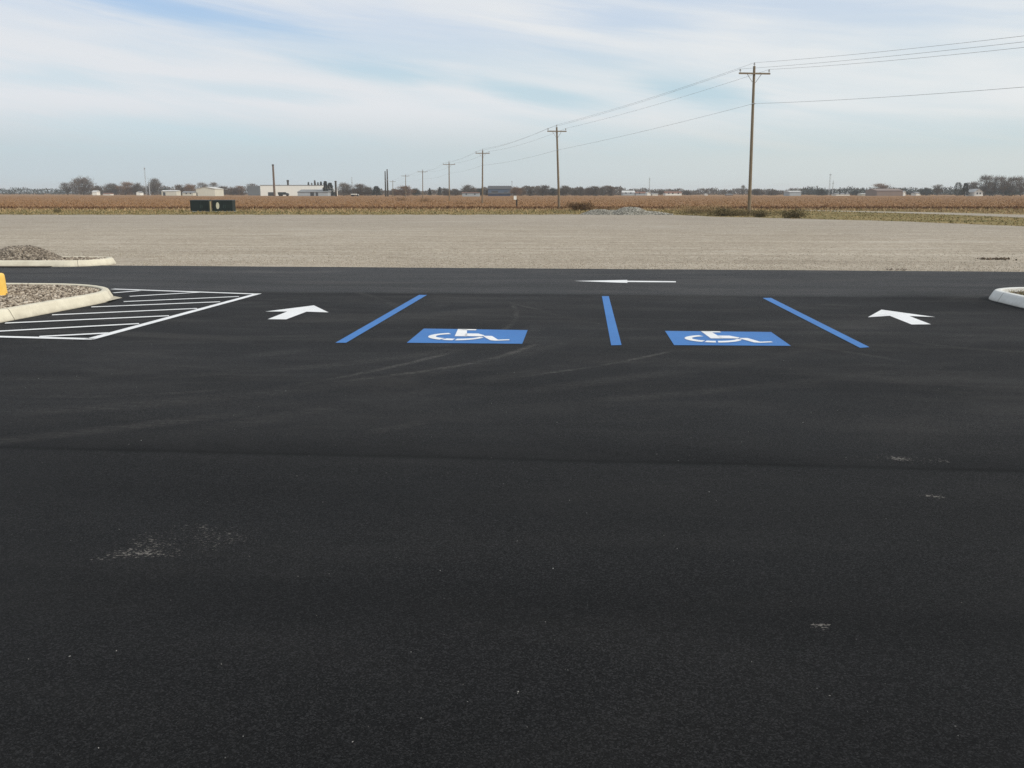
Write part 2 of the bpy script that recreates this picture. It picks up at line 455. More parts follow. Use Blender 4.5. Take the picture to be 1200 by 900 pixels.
m_field, nt, b = material('field_soil', 0.95, 0.05)
P = nt.pos(); X, Y, Z = nt.sep(P)
rows = nt.noise(nt.comb(nt.mul(X, .012), nt.mul(Y, .16), 1), 1, 5, .6, .4)
cl = nt.noise(P, .5, 5, .7)
f = nt.add(nt.mul(rows, .6), nt.mul(cl, .4))
cc = nt.ramp(f, [(.3, (.165, .090, .044)), (.5, (.245, .143, .071)), (.7, (.315, .20, .106))])
ditch = nt.mul(nt.smooth(Y, 100, 106), nt.smooth(Y, 118, 132, 1, 0))
cc = nt.mix(nt.mul(ditch, .75), cc, (.12, .062, .034, 1))
nt.put(b.inputs['Base Color'], cc)

m_verge, nt, b = material('verge_ground', 0.95, 0.05)
P = nt.pos(); X, Y, Z = nt.sep(P)
f = nt.add(nt.mul(nt.noise(nt.comb(nt.mul(X, .06), nt.mul(Y, .16), 3), 1, 5, .6), .55), nt.mul(nt.noise(P, .9, 5, .7), .45))
cc = nt.ramp(f, [(.32, (.085, .080, .030)), (.48, (.18, .148, .062)), (.66, (.31, .23, .115))])
nt.put(b.inputs['Base Color'], cc)

def concrete(name, stops):
    m, nt, b = material(name, 0.85, 0.2)
    P = nt.pos()
    f = nt.add(nt.mul(nt.noise(P, 3, 5, .65), .6), nt.mul(nt.noise(P, 45, 4, .7), .4))
    cc = nt.ramp(f, stops)
    uv = nt.node('ShaderNodeUVMap').outputs[0]
    s = nt.sep(uv)[0]
    jl = nt.math('ABSOLUTE', nt.sub(nt.math('FRACT', nt.mul(s, 1 / 2.6)), .5))
    jm = nt.smooth(jl, .0012, .004, 1, 0)
    st = nt.smooth(nt.noise(P, 1.2, 5, .7), .55, .8)
    cc = nt.mix(nt.mul(st, .45), cc, (.36, .31, .24, 1))
    ring = nt.sep(uv)[1]
    dirt = nt.mul(nt.smooth(nt.add(ring, nt.mul(nt.noise(P, 6, 4, .7), .9)), 1.0, 2.1, 1, 0), .45)
    cc = nt.mix(dirt, cc, (.15, .13, .105, 1))
    pit = nt.smooth(nt.noise(P, 28, 4, .8), .62, .70)
    cc = nt.mix(nt.mul(pit, .35), cc, (.25, .215, .165, 1))
    cc = nt.mix(nt.mul(jm, .8), cc, (.12, .10, .08, 1))
    nt.put(b.inputs['Base Color'], cc)
    nt.put(b.inputs['Normal'], nt.bump(nt.sub(nt.mul(f, .5), jm), .5, .006))
    return m
m_conc = concrete('concrete_curb', [(.3, (.52, .475, .375)), (.6, (.65, .61, .49)), (.8, (.71, .67, .55))])
m_conc_skylit = concrete('skylit_concrete_curb', [(.3, (.50, .50, .47)), (.6, (.62, .625, .60)), (.8, (.70, .70, .67))])  # right island's curb: bluish sky-lit shade painted into the concrete colour

m_stone = per_piece('river_stone', [(.15, (.065, .050, .038)), (.32, (.165, .13, .098)), (.5, (.28, .235, .18)), (.66, (.36, .305, .24)), (.85, (.54, .475, .39))], .85, .2)
m_stone_dark = per_piece('pit_gravel', [(.08, (.060, .050, .040)), (.35, (.145, .122, .097)), (.6, (.225, .19, .15)), (.9, (.40, .35, .285))], .9, .15)
m_stone_grey = per_piece('crushed_limestone', [(.1, (.11, .105, .088)), (.5, (.25, .24, .205)), (.9, (.46, .44, .38))], .9, .15)
m_chip = per_piece('pale_chips', [(.1, (.30, .265, .21)), (.6, (.42, .37, .295)), (.95, (.62, .57, .49))], .9, .15)
m_chipg = per_piece('grey_chips', [(.1, (.10, .10, .10)), (.6, (.22, .215, .205)), (.95, (.50, .49, .47))], .9, .15)
m_bed = noisy('island_bed', (.06, .05, .04), (.17, .14, .11), 14)
m_clod = per_piece('dark_clods', [(.1, (.045, .034, .024)), (.6, (.10, .077, .055)), (.95, (.19, .15, .11))], .95, .05)
m_grass = per_piece('verge_grass', [(.14, (.072, .070, .025)), (.32, (.145, .125, .054)), (.50, (.25, .19, .09)), (.8, (.36, .265, .14))], .95, .05)
m_tallgrass = per_piece('tall_dry_grass', [(.12, (.18, .12, .06)), (.45, (.31, .215, .115)), (.85, (.43, .315, .185))], .95, .05)
m_drygrass = per_piece('dry_grass', [(.12, (.12, .11, .055)), (.45, (.27, .23, .13)), (.85, (.44, .38, .24))], .95, .05)
m_stub, nt, b = material('field_stubble', .95, .05)
g = nt.node('ShaderNodeNewGeometry'); X, Y, Z = nt.sep(g.outputs['Position'])
f = nt.add(nt.mul(g.outputs['Random Per Island'], .45), nt.mul(nt.noise(nt.comb(nt.mul(X, .02), nt.mul(Y, .12), 1), 1, 5, .6), .55))
cc = nt.ramp(f, [(.2, (.165, .088, .044)), (.45, (.245, .140, .070)), (.65, (.30, .182, .094)), (.85, (.38, .255, .145))])
yw = nt.add(Y, nt.mul(nt.sub(nt.noise(nt.comb(nt.mul(X, .08), 0, 3), 1, 4), .5), 10))
weedy = nt.mul(nt.smooth(yw, 100, 105), nt.smooth(yw, 116, 126, 1, 0))      # dark weedy strip along the field's near edge
cc = nt.mix(nt.mul(weedy, .8), cc, (.085, .043, .026, 1))
nt.put(b.inputs['Base Color'], cc)
m_weedd = per_piece('dark_weeds', [(.1, (.045, .040, .020)), (.5, (.125, .102, .052)), (.9, (.25, .19, .105))], .95, .05)
m_weedb = per_piece('brown_weeds', [(.1, (.07, .040, .022)), (.5, (.155, .095, .052)), (.9, (.26, .17, .095))], .95, .05)
m_pole = noisy('weathered_pole_wood', (.13, .098, .064), (.25, .20, .14), 6, stretch=(6, 6, .3))
m_pole_dark = noisy('tarred_pole_wood', (.03, .025, .02), (.065, .055, .045), 4, stretch=(4, 4, .4))
m_chim = noisy('brown_brick', (.10, .065, .045), (.17, .115, .08), 2)
m_porc = noisy('porcelain_insulator', (.20, .20, .20), (.36, .36, .35), 20, rough=.35, spec=.5)
m_steel = noisy('galvanised_steel', (.30, .31, .32), (.42, .43, .44), 8, rough=.5, spec=.4, metal=.3)
m_cable = noisy('weathered_cable', (.09, .092, .095), (.14, .142, .145), 5, rough=.7)
m_yel = noisy('yellow_plastic', (.80, .49, .09), (.88, .58, .14), 6, rough=.45, spec=.4)
m_cab = noisy('dark_green_steel', (.006, .012, .011), (.012, .021, .019), 3, rough=.5, spec=.35)
m_cabh = noisy('painted_handle', (.03, .045, .04), (.05, .07, .065), 6, rough=.5)
m_sticker = noisy('sticker', (.50, .47, .33), (.62, .60, .48), 9)
m_sheet = {k: noisy(k + '_metal_siding', a, b_, 1.2, rough=.6, spec=.3, stretch=(2.5, 2.5, .3)) for k, a, b_ in (
    ('white', (.74, .73, .67), (.84, .83, .77)), ('cream', (.50, .49, .41), (.62, .60, .51)), ('blue', (.060, .088, .135), (.085, .118, .17)),
    ('grey', (.30, .33, .35), (.38, .41, .43)), ('brown', (.17, .125, .105), (.23, .17, .14)), ('darkblue', (.022, .03, .06), (.035, .045, .085)),
    ('slate', (.10, .115, .125), (.15, .165, .175)))}
m_roof = {k: noisy(k + '_roofing', a, b_, 1.0, rough=.75) for k, a, b_ in (
    ('grey', (.16, .165, .165), (.23, .235, .235)), ('pale', (.48, .48, .46), (.58, .58, .56)), ('dark', (.05, .05, .052), (.09, .088, .088)), ('rust', (.16, .075, .05), (.23, .115, .075)))}
m_opening = noisy('dark_opening', (.020, .022, .025), (.04, .043, .047), 2, rough=.3, spec=.5)
m_rubber = noisy('rubber', (.012, .012, .012), (.025, .025, .025), 4)

# ------------------------------------------------------------------ ground sheets
def struct(o): o['kind'] = 'structure'; return o
mb = MB(); mb.poly([(-2400, -300, -0.47), (2400, -300, -0.47), (2400, 3600, -0.47), (-2400, 3600, -0.47)])
struct(mb.build('field', m_field))

# far edge of the gravel yard
EDGE_PX = [(-900, 251), (-200, 251.2), (0, 251.6), (300, 251.6), (600, 251.6), (700, 251.2), (780, 251.6), (850, 254.2), (950, 256.6), (1050, 259.3), (1200, 265.4), (1420, 276)]
EX = np.array([flat(*p, -.36).x for p in EDGE_PX]); EY = np.array([flat(*p, -.36).y for p in EDGE_PX])
LE, RE = lot(140, 311), lot(1200, 318.3)
def yfront(x): return LE.y + (RE.y - LE.y) * (x - LE.x) / (RE.x - LE.x)
def yfar(x): return float(np.interp(x, EX, EY))

mb = MB(); mb.poly([(-130, 30, -.41), (130, 30, -.41), (130, 104, -.41), (-130, 104, -.41)])
struct(mb.build('verge', m_verge))

def smoothnoise(x, y, seed, freqs):
    r = np.random.default_rng(seed); z = np.zeros_like(x)
    for fx, fy, a in freqs:
        for _ in range(4):
            p1, p2, th = r.uniform(0, 6.28), r.uniform(.6, 1.4), r.uniform(-.5, .5)
            z += a * np.sin((x * fx * p2 + th * y * fy) + p1 + 1.3 * np.sin(y * fy * p2 * .7 + p1 * 2)) * np.sin(y * fy * p2 + p1 * 3) / 2
    return z
NX, NY = 420, 170
xs = np.linspace(-118, 62, NX); ts = np.linspace(0, 1, NY) ** 1.35
gx = np.repeat(xs[:, None], NY, 1)
yf0 = np.array([yfront(x) - .35 for x in xs]); yf1 = np.array([max(yfar(x), yfront(x) + 3) for x in xs])
wob = .35 * np.sin(xs * 1.9) + .25 * np.sin(xs * 4.3 + 1)
gy = yf0[:, None] + (yf1 + wob - yf0)[:, None] * ts[None]
gz = -.352 + np.clip(smoothnoise(gx, gy, 3, [(.25, 1.1, .008), (.9, 2.8, .006)]) + rng.normal(0, .0025, gx.shape), -.025, .03)
gz[:, -1] = -.43
gz[:, :3] = np.minimum(gz[:, :3], -.345)
vs = np.stack([gx, gy, gz], -1).reshape(-1, 3)
ii = (np.arange(NX - 1)[:, None] * NY + np.arange(NY - 1)[None]).reshape(-1)
fs = np.stack([ii, ii + NY, ii + NY + 1, ii + 1], 1)
me = bpy.data.meshes.new('gravel_yard'); me.from_pydata(vs.tolist(), [], fs.tolist()); me.materials.append(m_gravel)
o = bpy.data.objects.new('gravel_yard', me); col.objects.link(o); struct(o)

# asphalt: one sloped slab with a ragged far edge
mb = MB()
n = 160
top = []
for i in range(n + 1):
    x = -48 + 96 * i / n
    y = yfront(x) + rnd.uniform(-.025, .025)
    top.append((x, y))
vs = []; fs = []
for x, y in top: vs += [(x, -14, lotz(-14)), (x, y - .05, lotz(y - .05)), (x, y, lotz(y) - .02), (x, y + .03, lotz(y) - .075)]
for i in range(n):
    a, b_ = i * 4, i * 4 + 4
    for k in range(3): fs.append((a + k, b_ + k, b_ + k + 1, a + k + 1))
mb.faces(vs, fs)
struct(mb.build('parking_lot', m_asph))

# pale track across the grass at the right
mb = MB()
lo = [(930, 246.6), (1040, 249.2), (1120, 251.8), (1200, 255.0), (1330, 261)]
hi = [(930, 246.0), (1040, 247.9), (1120, 249.4), (1200, 251.6), (1330, 256)]
a = [flat(*p, -.403) for p in lo]; b_ = [flat(*p, -.403) for p in hi]
for i in range(4): mb.poly([a[i], a[i+1], b_[i+1], b_[i]])
struct(mb.build('gravel_track', m_gravel))

# ------------------------------------------------------------------ painted markings
PO = 0.004
def mark(name, px, mat, parent=None, off=PO):
    mb = MB(); mb.poly([lot(x, y, off) for x, y in px]); return mb.build(name, mat, parent)
def mark_ccw(name, px, mat, parent=None, off=PO):
    mb = MB(); pts = [lot(x, y, off) for x, y in px]
    area = sum(pts[i-1].x * pts[i].y - pts[i].x * pts[i-1].y for i in range(len(pts)))
    if area < 0: pts.reverse()
    mb.poly(pts); return mb.build(name, mat, parent)

G = 'blue stall lines on the asphalt'
tag(mark_ccw('stall_line', [(393, 401.6), (405.6, 401.6), (500.4, 345.6), (491, 345.6)], m_blue), 'blue stall line painted left of both wheelchair symbols, slanting up to the right', 'stall line', G)
tag(mark_ccw('stall_line', [(716.2, 404.6), (728.4, 404.2), (713.4, 347), (705.4, 347)], m_blue), 'blue stall line painted between the two wheelchair symbols', 'stall line', G)
tag(mark_ccw('stall_line', [(1008, 407.6), (1019, 406.8), (903.5, 349), (893.8, 349.2)], m_blue), 'blue stall line painted right of both wheelchair symbols, beside the right white arrow', 'stall line', G)

def homog(src, dst):
    A = []; B = []
    for (x, y), (u, v) in zip(src, dst):
        A.append([x, y, 1, 0, 0, 0, -u*x, -u*y]); B.append(u)
        A.append([0, 0, 0, x, y, 1, -v*x, -v*y]); B.append(v)
    h = np.linalg.solve(np.array(A, float), np.array(B, float)); return np.append(h, 1).reshape(3, 3)
# pad-local symbol, u 0..1 left to right, v 0..1 near to far, in the shape of the access symbol
def ell(cx, cy, rx, ry, a0, a1, n=26):
    return [(cx + rx * math.cos(math.radians(a0 + (a1 - a0) * k / n)), cy + ry * math.sin(math.radians(a0 + (a1 - a0) * k / n))) for k in range(n + 1)]
def ringpoly(a0, a1, ro, ri, cx=.415, cy=.40):
    out = ell(cx, cy, ro[0], ro[1], a0, a1); inn = ell(cx, cy, ri[0], ri[1], a1, a0)
    return out, inn
def pad(px, label):
    root = tag(mark_ccw('accessible_pad', px, m_blue), label, 'pavement symbol', 'blue wheelchair pads in the stalls')
    BL, TL, TR, BR = [lot(x, y) for x, y in px]
    H = homog([(0, 0), (0, 1), (1, 1), (1, 0)], [(p.x, p.y) for p in (BL, TL, TR, BR)])
    def W(u, v):
        q = H @ np.array([u, v, 1]); x, y = q[0] / q[2], q[1] / q[2]; return (x, y, lotz(y, .008))
    mb = MB()
    for a0, a1 in ((114, 240), (245, 268), (273, 352)):          # wheel, with the two gaps of the stencil
        n = 26
        o_ = ell(.375, .405, .25, .265, a0, a1, n); i_ = ell(.385, .415, .195, .165, a0, a1, n)
        for k in range(n): mb.poly([W(*o_[k]), W(*o_[k+1]), W(*i_[k+1]), W(*i_[k])][::-1])
    for q in ([(.355, .42), (.465, .42), (.41, .955), (.325, .955)],                     # back
              [(.325, .958), (.41, .958), (.50, .955), (.505, .875), (.41, .865), (.36, .90)],  # shoulder and arm
              [(.445, .43), (.60, .43), (.62, .50), (.55, .63), (.435, .63)],           # seat and thigh
              [(.605, .47), (.69, .47), (.765, .215), (.865, .245), (.875, .185), (.75, .14), (.70, .165), (.645, .33)]):  # lower leg and foot
        pts = [W(*p) for p in q]
        area = sum(pts[i-1][0] * pts[i][1] - pts[i][0] * pts[i-1][1] for i in range(len(pts)))
        if area < 0: pts.reverse()
        mb.poly(pts)
    mb.build('wheelchair_symbol', m_white, root)
pad([(476.7, 401.6), (496.7, 385), (618.3, 386.8), (612, 402.8)], 'blue rectangle with white wheelchair symbol in the left stall')
pad([(790, 404.4), (779.3, 387.7), (903.6, 389), (926.8, 405.2)], 'blue rectangle with white wheelchair symbol in the right stall')

G = 'white arrows on the asphalt'
tag(mark_ccw('lane_arrow', [(310.8, 365), (367.9, 357.8), (385, 366), (359.2, 365.2), (335.4, 374.2), (313.6, 374), (336.7, 365)], m_white),
    'white arrow pointing away from viewer, between hatched zone and blue line', 'lane arrow', G)
tag(mark_ccw('lane_arrow', [(1017, 371.7), (1033, 362.8), (1096, 371.5), (1065.5, 370.3), (1091, 380), (1068.3, 380.2), (1042.6, 370)], m_white),
    'white arrow pointing away from viewer, beside the right curbed island', 'lane arrow', G)
tag(mark_ccw('lane_arrow', [(672.6, 329.2), (735.2, 328.0), (735.2, 328.95), (792, 329.5), (792, 330.8), (735.2, 330.45), (735.2, 331.5)], m_white),
    'long thin white arrow pointing left in the far drive lane', 'lane arrow', G)

hz = empty('hatched_zone', lot(200, 370), 'white hatched no parking zone of thin stripes beside the left island', 'road marking')
bpy.context.view_layer.update()
def stripe(name, a, b, wa, wb):
    A, B = lot(*a, PO), lot(*b, PO); d = (B - A).normalized(); nrm = Vector((-d.y, d.x, 0)).normalized()
    mb = MB(); mb.poly([A - nrm*wa/2, B - nrm*wb/2, B + nrm*wb/2, A + nrm*wa/2])
    for i, v in enumerate(mb.v): mb.v[i] = (v[0], v[1], lotz(v[1], PO if name == 'border_line' else PO + .003))
    o = mb.build(name, m_white, hz); o.matrix_parent_inverse = hz.matrix_world.inverted(); return o
stripe('border_line', (-60, 392.9), (110, 397.2), .11, .11)
stripe('border_line', (104, 397.6), (303, 343.9), .115, .115)
stripe('border_line', (132, 338.6), (299, 344.4), .12, .12)
for a, b_ in (((46, 394.6), (127, 390.4)), ((-60, 391.5), (163, 379.4)), ((6, 378.8), (198, 370.2)), ((61, 369.2), (231, 361.6)),
              ((107, 359.9), (258, 353.8)), ((145, 353.6), (280, 347.6)), ((152, 347.4), (234, 342.6)), ((133, 343.3), (164, 340.8))):
    stripe('stripe', a, b_, .10, .10)

# ------------------------------------------------------------------ curbed islands
def rounded(pts, rad, n=10):
    out = []; m = len(pts)
    for i in range(m):
        p, a, c = Vector(pts[i]), Vector(pts[i-1]), Vector(pts[(i+1) % m])
        da, dc = (a - p).normalized(), (c - p).normalized()
        ang = da.angle(dc); r = rad[i]; t = r / math.tan(ang / 2)
        s, e = p + da * t, p + dc * t
        ctr = p + (da + dc).normalized() * (r / math.sin(ang / 2))
        a0 = math.atan2(s.y - ctr.y, s.x - ctr.x); a1 = math.atan2(e.y - ctr.y, e.x - ctr.x)
        dlt = (a1 - a0 + math.pi) % (2 * math.pi) - math.pi
        for k in range(n + 1):
            t_ = a0 + dlt * k / n; out.append(Vector((ctr.x + r * math.cos(t_), ctr.y + r * math.sin(t_))))
    return out
def inset(pl, d):
    m = len(pl); out = []
    for i in range(m):
        a, c = pl[i-1], pl[(i+1) % m]; t = (c - a).normalized()
        out.append(pl[i] + Vector((-t.y, t.x)) * d)
    return out
def inside(x, y, pl):
    r = np.zeros(len(x), bool); m = len(pl)
    for i in range(m):
        a, c = pl[i-1], pl[i]
        cond = ((a.y > y) != (c.y > y)) & (x < (c.x - a.x) * (y - a.y) / (c.y - a.y + 1e-12) + a.x)
        r ^= cond
    return r
def island(pts, rad, root, hgt=.15, fill=.115, cw=.17, conc=None):
    """pts counter-clockwise; returns the planted outline"""
    # resample so the joints have something to follow
    pl = rounded(pts, rad); dense = []
    for i in range(len(pl)):
        a, c = pl[i], pl[(i+1) % len(pl)]; k = max(1, int((c - a).length / .35))
        for j in range(k): dense.append(a + (c - a) * j / k)
    pl = dense
    prof = [(0, -.06), (0, .012), (.055, hgt - .03), (.075, hgt - .006), (.10, hgt), (cw - .02, hgt), (cw, hgt - .012), (cw, .02)]
    rings = [inset(pl, d) for d, _ in prof]
    m = len(pl); vs = []; fs = []
    for (d, z), rg in zip(prof, rings):
        for p in rg: vs.append((p.x, p.y, lotz(p.y, z)))
    for k in range(len(prof) - 1):
        for i in range(m):
            j = (i + 1) % m; fs.append((k*m + i, k*m + j, (k+1)*m + j, (k+1)*m + i))
    mb = MB(); mb.faces(vs, fs)
    o = mb.build('curb', conc or m_conc, root, smooth=False)
    o.data.uv_layers.new(name='UVMap')
    acc = [0]
    for i in range(m): acc.append(acc[-1] + (pl[(i+1) % m] - pl[i]).length)
    uvd = o.data.uv_layers[0].data
    for p in o.data.polygons:
        i = p.index % m; k = p.index // m
        for li, (s, t) in zip(p.loop_indices, ((acc[i], k), (acc[i+1], k), (acc[i+1], k+1), (acc[i], k+1))): uvd[li].uv = (s, t)
    inn = inset(pl, cw - .005)
    mb = MB(); mb.poly([(p.x, p.y, lotz(p.y, fill - .03)) for p in inn]); mb.build('planting_bed', m_bed, root)
    return inn

def identity_empty(name, label, cat, group=None):
    return empty(name, (0, 0, 0), label, cat, group)

G = 'curbed islands round the parking lot'
# near left
A, B = lot(0, 378.3), lot(133, 352.9); sl = (B.x - A.x) / (B.y - A.y)
def rx(y): return A.x + sl * (y - A.y)
isl = identity_empty('traffic_island', 'large curbed island filled with tan stones beside the white hatched zone', 'traffic island', G)
fill_l = island([(-15, 5.0), (rx(5.0), 5.0), (rx(15.15), 15.15), (-15, 15.9)], [.5, .8, 1.9, .5], isl)
mb = MB()
tp = [(126, 352.8), (143.5, 348.9), (134, 347)]
a3 = [lot(x, y, .03) for x, y in tp]; b3 = [lot(x, y, .0) for x, y in tp]
mb.faces(a3[:1] + a3[2:] + b3, [(0, 2, 3), (0, 3, 1), (1, 3, 4)])
tipo = mb.build('gutter_tip', m_conc, isl); tipo.data.uv_layers.new(name='UVMap')
n = 90000
x = rng.uniform(-11.5, -5.6, n); y = rng.uniform(7, 15.8, n)
ok = inside(x, y, inset(fill_l, .03)); x, y = x[ok], y[ok]
z = -SLOPE * y + .100 + rng.uniform(-.02, .032, len(x))
st_l = stones('island_stones', np.stack([x, y, z], 1), rng.uniform(.010, .025, len(x)), m_stone)
tag(st_l, 'tan and brown river stones filling the large left island', 'stones', kind='stuff')

# yellow marker box standing among those stones
yb = lot(6.5, 346, .12)
yr = empty('utility_marker', (yb.x - .215, yb.y + .04, lotz(yb.y, .10)), 'short yellow plastic utility box standing among the stones at the left', 'utility box')
mb = MB(); prof = []
hw, hh = .17, .345
for z_, s_ in ((0, 1.06), (.03, 1.03), (.10, 1.01), (hh - .06, .97), (hh - .03, .95), (hh - .01, .90), (hh, .80)): prof.append((z_, s_))
vs = []; fs = []; m = 24
for z_, s_ in prof:
    for k in range(m):
        t = 2 * math.pi * k / m; cx, sx = math.cos(t), math.sin(t)
        e = .35
        vs.append((hw * s_ * math.copysign(abs(cx) ** e, cx), hw * .8 * s_ * math.copysign(abs(sx) ** e, sx), z_))
for i in range(len(prof) - 1):
    for k in range(m): fs.append((i*m + k, i*m + (k+1) % m, (i+1)*m + (k+1) % m, (i+1)*m + k))
fs.append(tuple(range((len(prof)-1)*m, len(prof)*m)))
mb.faces(vs, fs); mb.build('housing', m_yel, yr, smooth=False)
mb = MB(); mb.box(-.185, .185, -.15, .15, 0, .025); mb.build('base_flange', m_yel, yr)

# far left, with a heap of gravel
isl = identity_empty('traffic_island', 'narrow curbed island carrying a heap of gravel at the far left', 'traffic island', G)
a, b_ = lot(107, 313), lot(137, 310.2)
fill_r = island([(-22, a.y + .15), (b_.x - .17, a.y + .06), (b_.x - .24, a.y + 1.95), (-22, a.y + 2.9)], [.5, .85, .85, .5], isl)
n = 9000
x = rng.uniform(-15, -9.2, n); y = rng.uniform(20.5, 24.5, n)
ok = inside(x, y, inset(fill_r, .03)); x, y = x[ok], y[ok]
z = -SLOPE * y + .105 + rng.uniform(-.03, .03, len(x))
tag(stones('island_stones', np.stack([x, y, z], 1), rng.uniform(.02, .042, len(x)), m_stone), 'brown stones filling the narrow far left island around the heap', 'stones', kind='stuff')
pc = lot(37, 301, .12); PY = a.y + 1.15; PX = (37 - 600) / F * PY * 1.012
pk = far(37, 286.2, PY).z; PH = pk - lotz(PY, .09)
def heap(name, cx, cy, base, lobes, mat_core, mat_st, nst, ssz, label, seed):
    r = np.random.default_rng(seed)
    def hgt(x, y):
        h = np.zeros_like(x)
        for lx, ly, rx_, ry_, hh in lobes:
            d = np.sqrt(((x - lx) / rx_) ** 2 + ((y - ly) / ry_) ** 2)
            h = np.maximum(h, hh * np.clip(1 - d, 0, 1) ** .9 * (1 - .25 * np.exp(-(d * 4) ** 2)))
        return h
    R = max(max(abs(l[0]) + l[2], abs(l[1]) + l[3]) for l in lobes)
    k = 44; g = np.linspace(-R, R, k); xx, yy = np.meshgrid(g, g, indexing='ij'); hh = hgt(xx, yy)
    hh = np.where(hh > 0, hh + r.normal(0, .015, hh.shape) - .02, -.04)
    root = empty(name, (cx, cy, base), label, 'gravel heap')
    ii = (np.arange(k-1)[:, None] * k + np.arange(k-1)[None]).reshape(-1)
    mb = MB(); mb.faces(np.stack([xx, yy, hh], -1).reshape(-1, 3).tolist(), np.stack([ii, ii + k, ii + k + 1, ii + 1], 1).tolist())
    mb.build('mound', mat_core, root, smooth=True)
    x = r.uniform(-R, R, nst * 3); y = r.uniform(-R, R, nst * 3); h = hgt(x, y); ok = h > .015; x, y, h = x[ok][:nst], y[ok][:nst], h[ok][:nst]
    so = stones('loose_stones', np.stack([x, y, h], 1), r.uniform(ssz * .55, ssz * 1.4, len(x)), mat_st, root); so['kind'] = 'stuff'
    return root
heap('gravel_heap', PX, PY, lotz(PY, .08), [(0, 0, 1.02, .85, PH * 1.22), (.62, .1, .5, .5, .10), (-.5, 0, .8, .7, PH * .75)], m_bed, m_stone_dark, 5200, .030,
     'brown gravel heap piled on the far left curbed island', 5)

# right
C_, D_ = lot(1163, 352.4), lot(1200, 361.4); sl2 = (D_.x - C_.x) / (D_.y - C_.y)
def lx(y): return C_.x + sl2 * (y - C_.y)
isl = identity_empty('traffic_island', 'pale curbed island planted with dry grass at the right edge', 'traffic island', G)
fill_g = island([(lx(6), 6), (15, 6), (15, 14.35), (lx(14.6), 14.6)], [.6, .5, .5, .95], isl, conc=m_conc_skylit)
n = 9000
x = rng.uniform(6.8, 12, n); y = rng.uniform(7, 14.6, n)
ok = inside(x, y, inset(fill_g, .06)); x, y = x[ok], y[ok]
pts = np.stack([x, y, -SLOPE * y + .09], 1)
tag(soup('island_grass', blades(pts, rng.uniform(.02, .085, len(x)), rng.uniform(.012, .03, len(x)), .6), m_drygrass), 'dry tan grass growing in the right curbed island', 'grass', kind='stuff')

# ------------------------------------------------------------------ loose stones and clods
n = 26000
x = rng.uniform(-16, 16, n); d = rng.exponential(2.6, n); yf = LE.y + (RE.y - LE.y) * (x - LE.x) / (RE.x - LE.x)
ok = (d < 16) & ~((x < b_.x + .1) & (d < 2.7)); x, d, yf = x[ok], d[ok], yf[ok]
tag(stones('loose_gravel', np.stack([x, yf + .06 + d, np.full(len(x), -.337)], 1), rng.uniform(.006, .018, len(x)), m_chip, proto=(OCT, OCTF)), 'loose gravel lying along the far edge of the asphalt', 'gravel', kind='stuff')
n = 420
x = rng.uniform(-1, 1, n); y = rng.uniform(1.6, 12, n); x = x * y * .65
tag(stones('stone_chips', np.stack([x, y, -SLOPE * y + .002], 1), rng.uniform(.001, .0034, n), m_chipg, proto=(OCT, OCTF)), 'tiny pale stone chips scattered over the asphalt', 'stone chips', kind='stuff')
def clods(px0, px1, py, n, sz, label, mat):
    p0, p1 = flat(px0, py, -.34), flat(px1, py, -.34)
    t = rng.uniform(0, 1, n)
    pts = np.stack([p0.x + (p1.x - p0.x) * t, p0.y + (p1.y - p0.y) * t + rng.normal(0, .16, n), np.full(n, -.335)], 1)
    tag(stones('dirt_clods', pts, rng.uniform(sz * .5, sz * 1.3, n), mat, proto=(SV, SF)), label, 'dirt', kind='stuff')
clods(1150, 1186, 303.5, 60, .036, 'dark dirt clods lying in a short row on the gravel at right', m_clod)
clods(1040, 1066, 316.0, 40, .022, 'grey rubble bits at the asphalt edge left of the clods', m_stone_dark)

# grey heap at the back of the yard
hp = flat(735, 252.2, -.36)
ppm = F / hp.y
heap('gravel_heap', hp.x, hp.y + 2.2, -.40, [(.55, 0, 2.0, 2.0, .84), (-2.0, .2, 1.7, 1.7, .58), (1.9, .3, 2.4, 1.5, .38), (-.7, .4, 1.6, 1.5, .5)], m_stone_grey, m_stone_grey, 5000, .06,
     'grey crushed stone heap at the back edge of the gravel yard', 9)

# ------------------------------------------------------------------ grass verge and field cover
n = 60000
x = rng.uniform(-80, 75, n); y = rng.uniform(44, 104, n)
ye = np.interp(x, EX, EY)
rough_ = rng.uniform(0, 1, n)
onroad = np.zeros(n, bool)
ra = np.array([[v.x, v.y] for v in [flat(*p, -.403) for p in lo]]); rb = np.array([[v.x, v.y] for v in [flat(*p, -.403) for p in hi]])
near_r, far_r = np.interp(x, ra[::1, 0][np.argsort(ra[:, 0])], ra[np.argsort(ra[:, 0]), 1]), np.interp(x, rb[np.argsort(rb[:, 0]), 0], rb[np.argsort(rb[:, 0]), 1])
onroad = (x > min(ra[:, 0])) & (y > near_r - .3) & (y < far_r + .3)
ok = (y > ye + .1) & (np.abs(x) < y * .72 + 4) & ~onroad
x, y = x[ok], y[ok]
mown = (x > 22) & (y < 84)
h = np.where(mown, rng.uniform(.04, .10, len(x)), rng.uniform(.06, .22, len(x)) * np.clip(.45 + (y - 70) / 45, .5, 1.1))
beyond = (x > 12) & (y > np.interp(x, rb[np.argsort(rb[:, 0]), 0], rb[np.argsort(rb[:, 0]), 1]) + .3 + rng.normal(0, .5, len(x)))
beyond |= (y > 92 + 3 * np.sin(x * .11) + rng.normal(0, 1.5, len(x))) & (rng.uniform(0, 1, len(x)) < .75)
bx_, by_, bh_ = x[beyond], y[beyond], h[beyond]; x, y, h = x[~beyond], y[~beyond], h[~beyond]
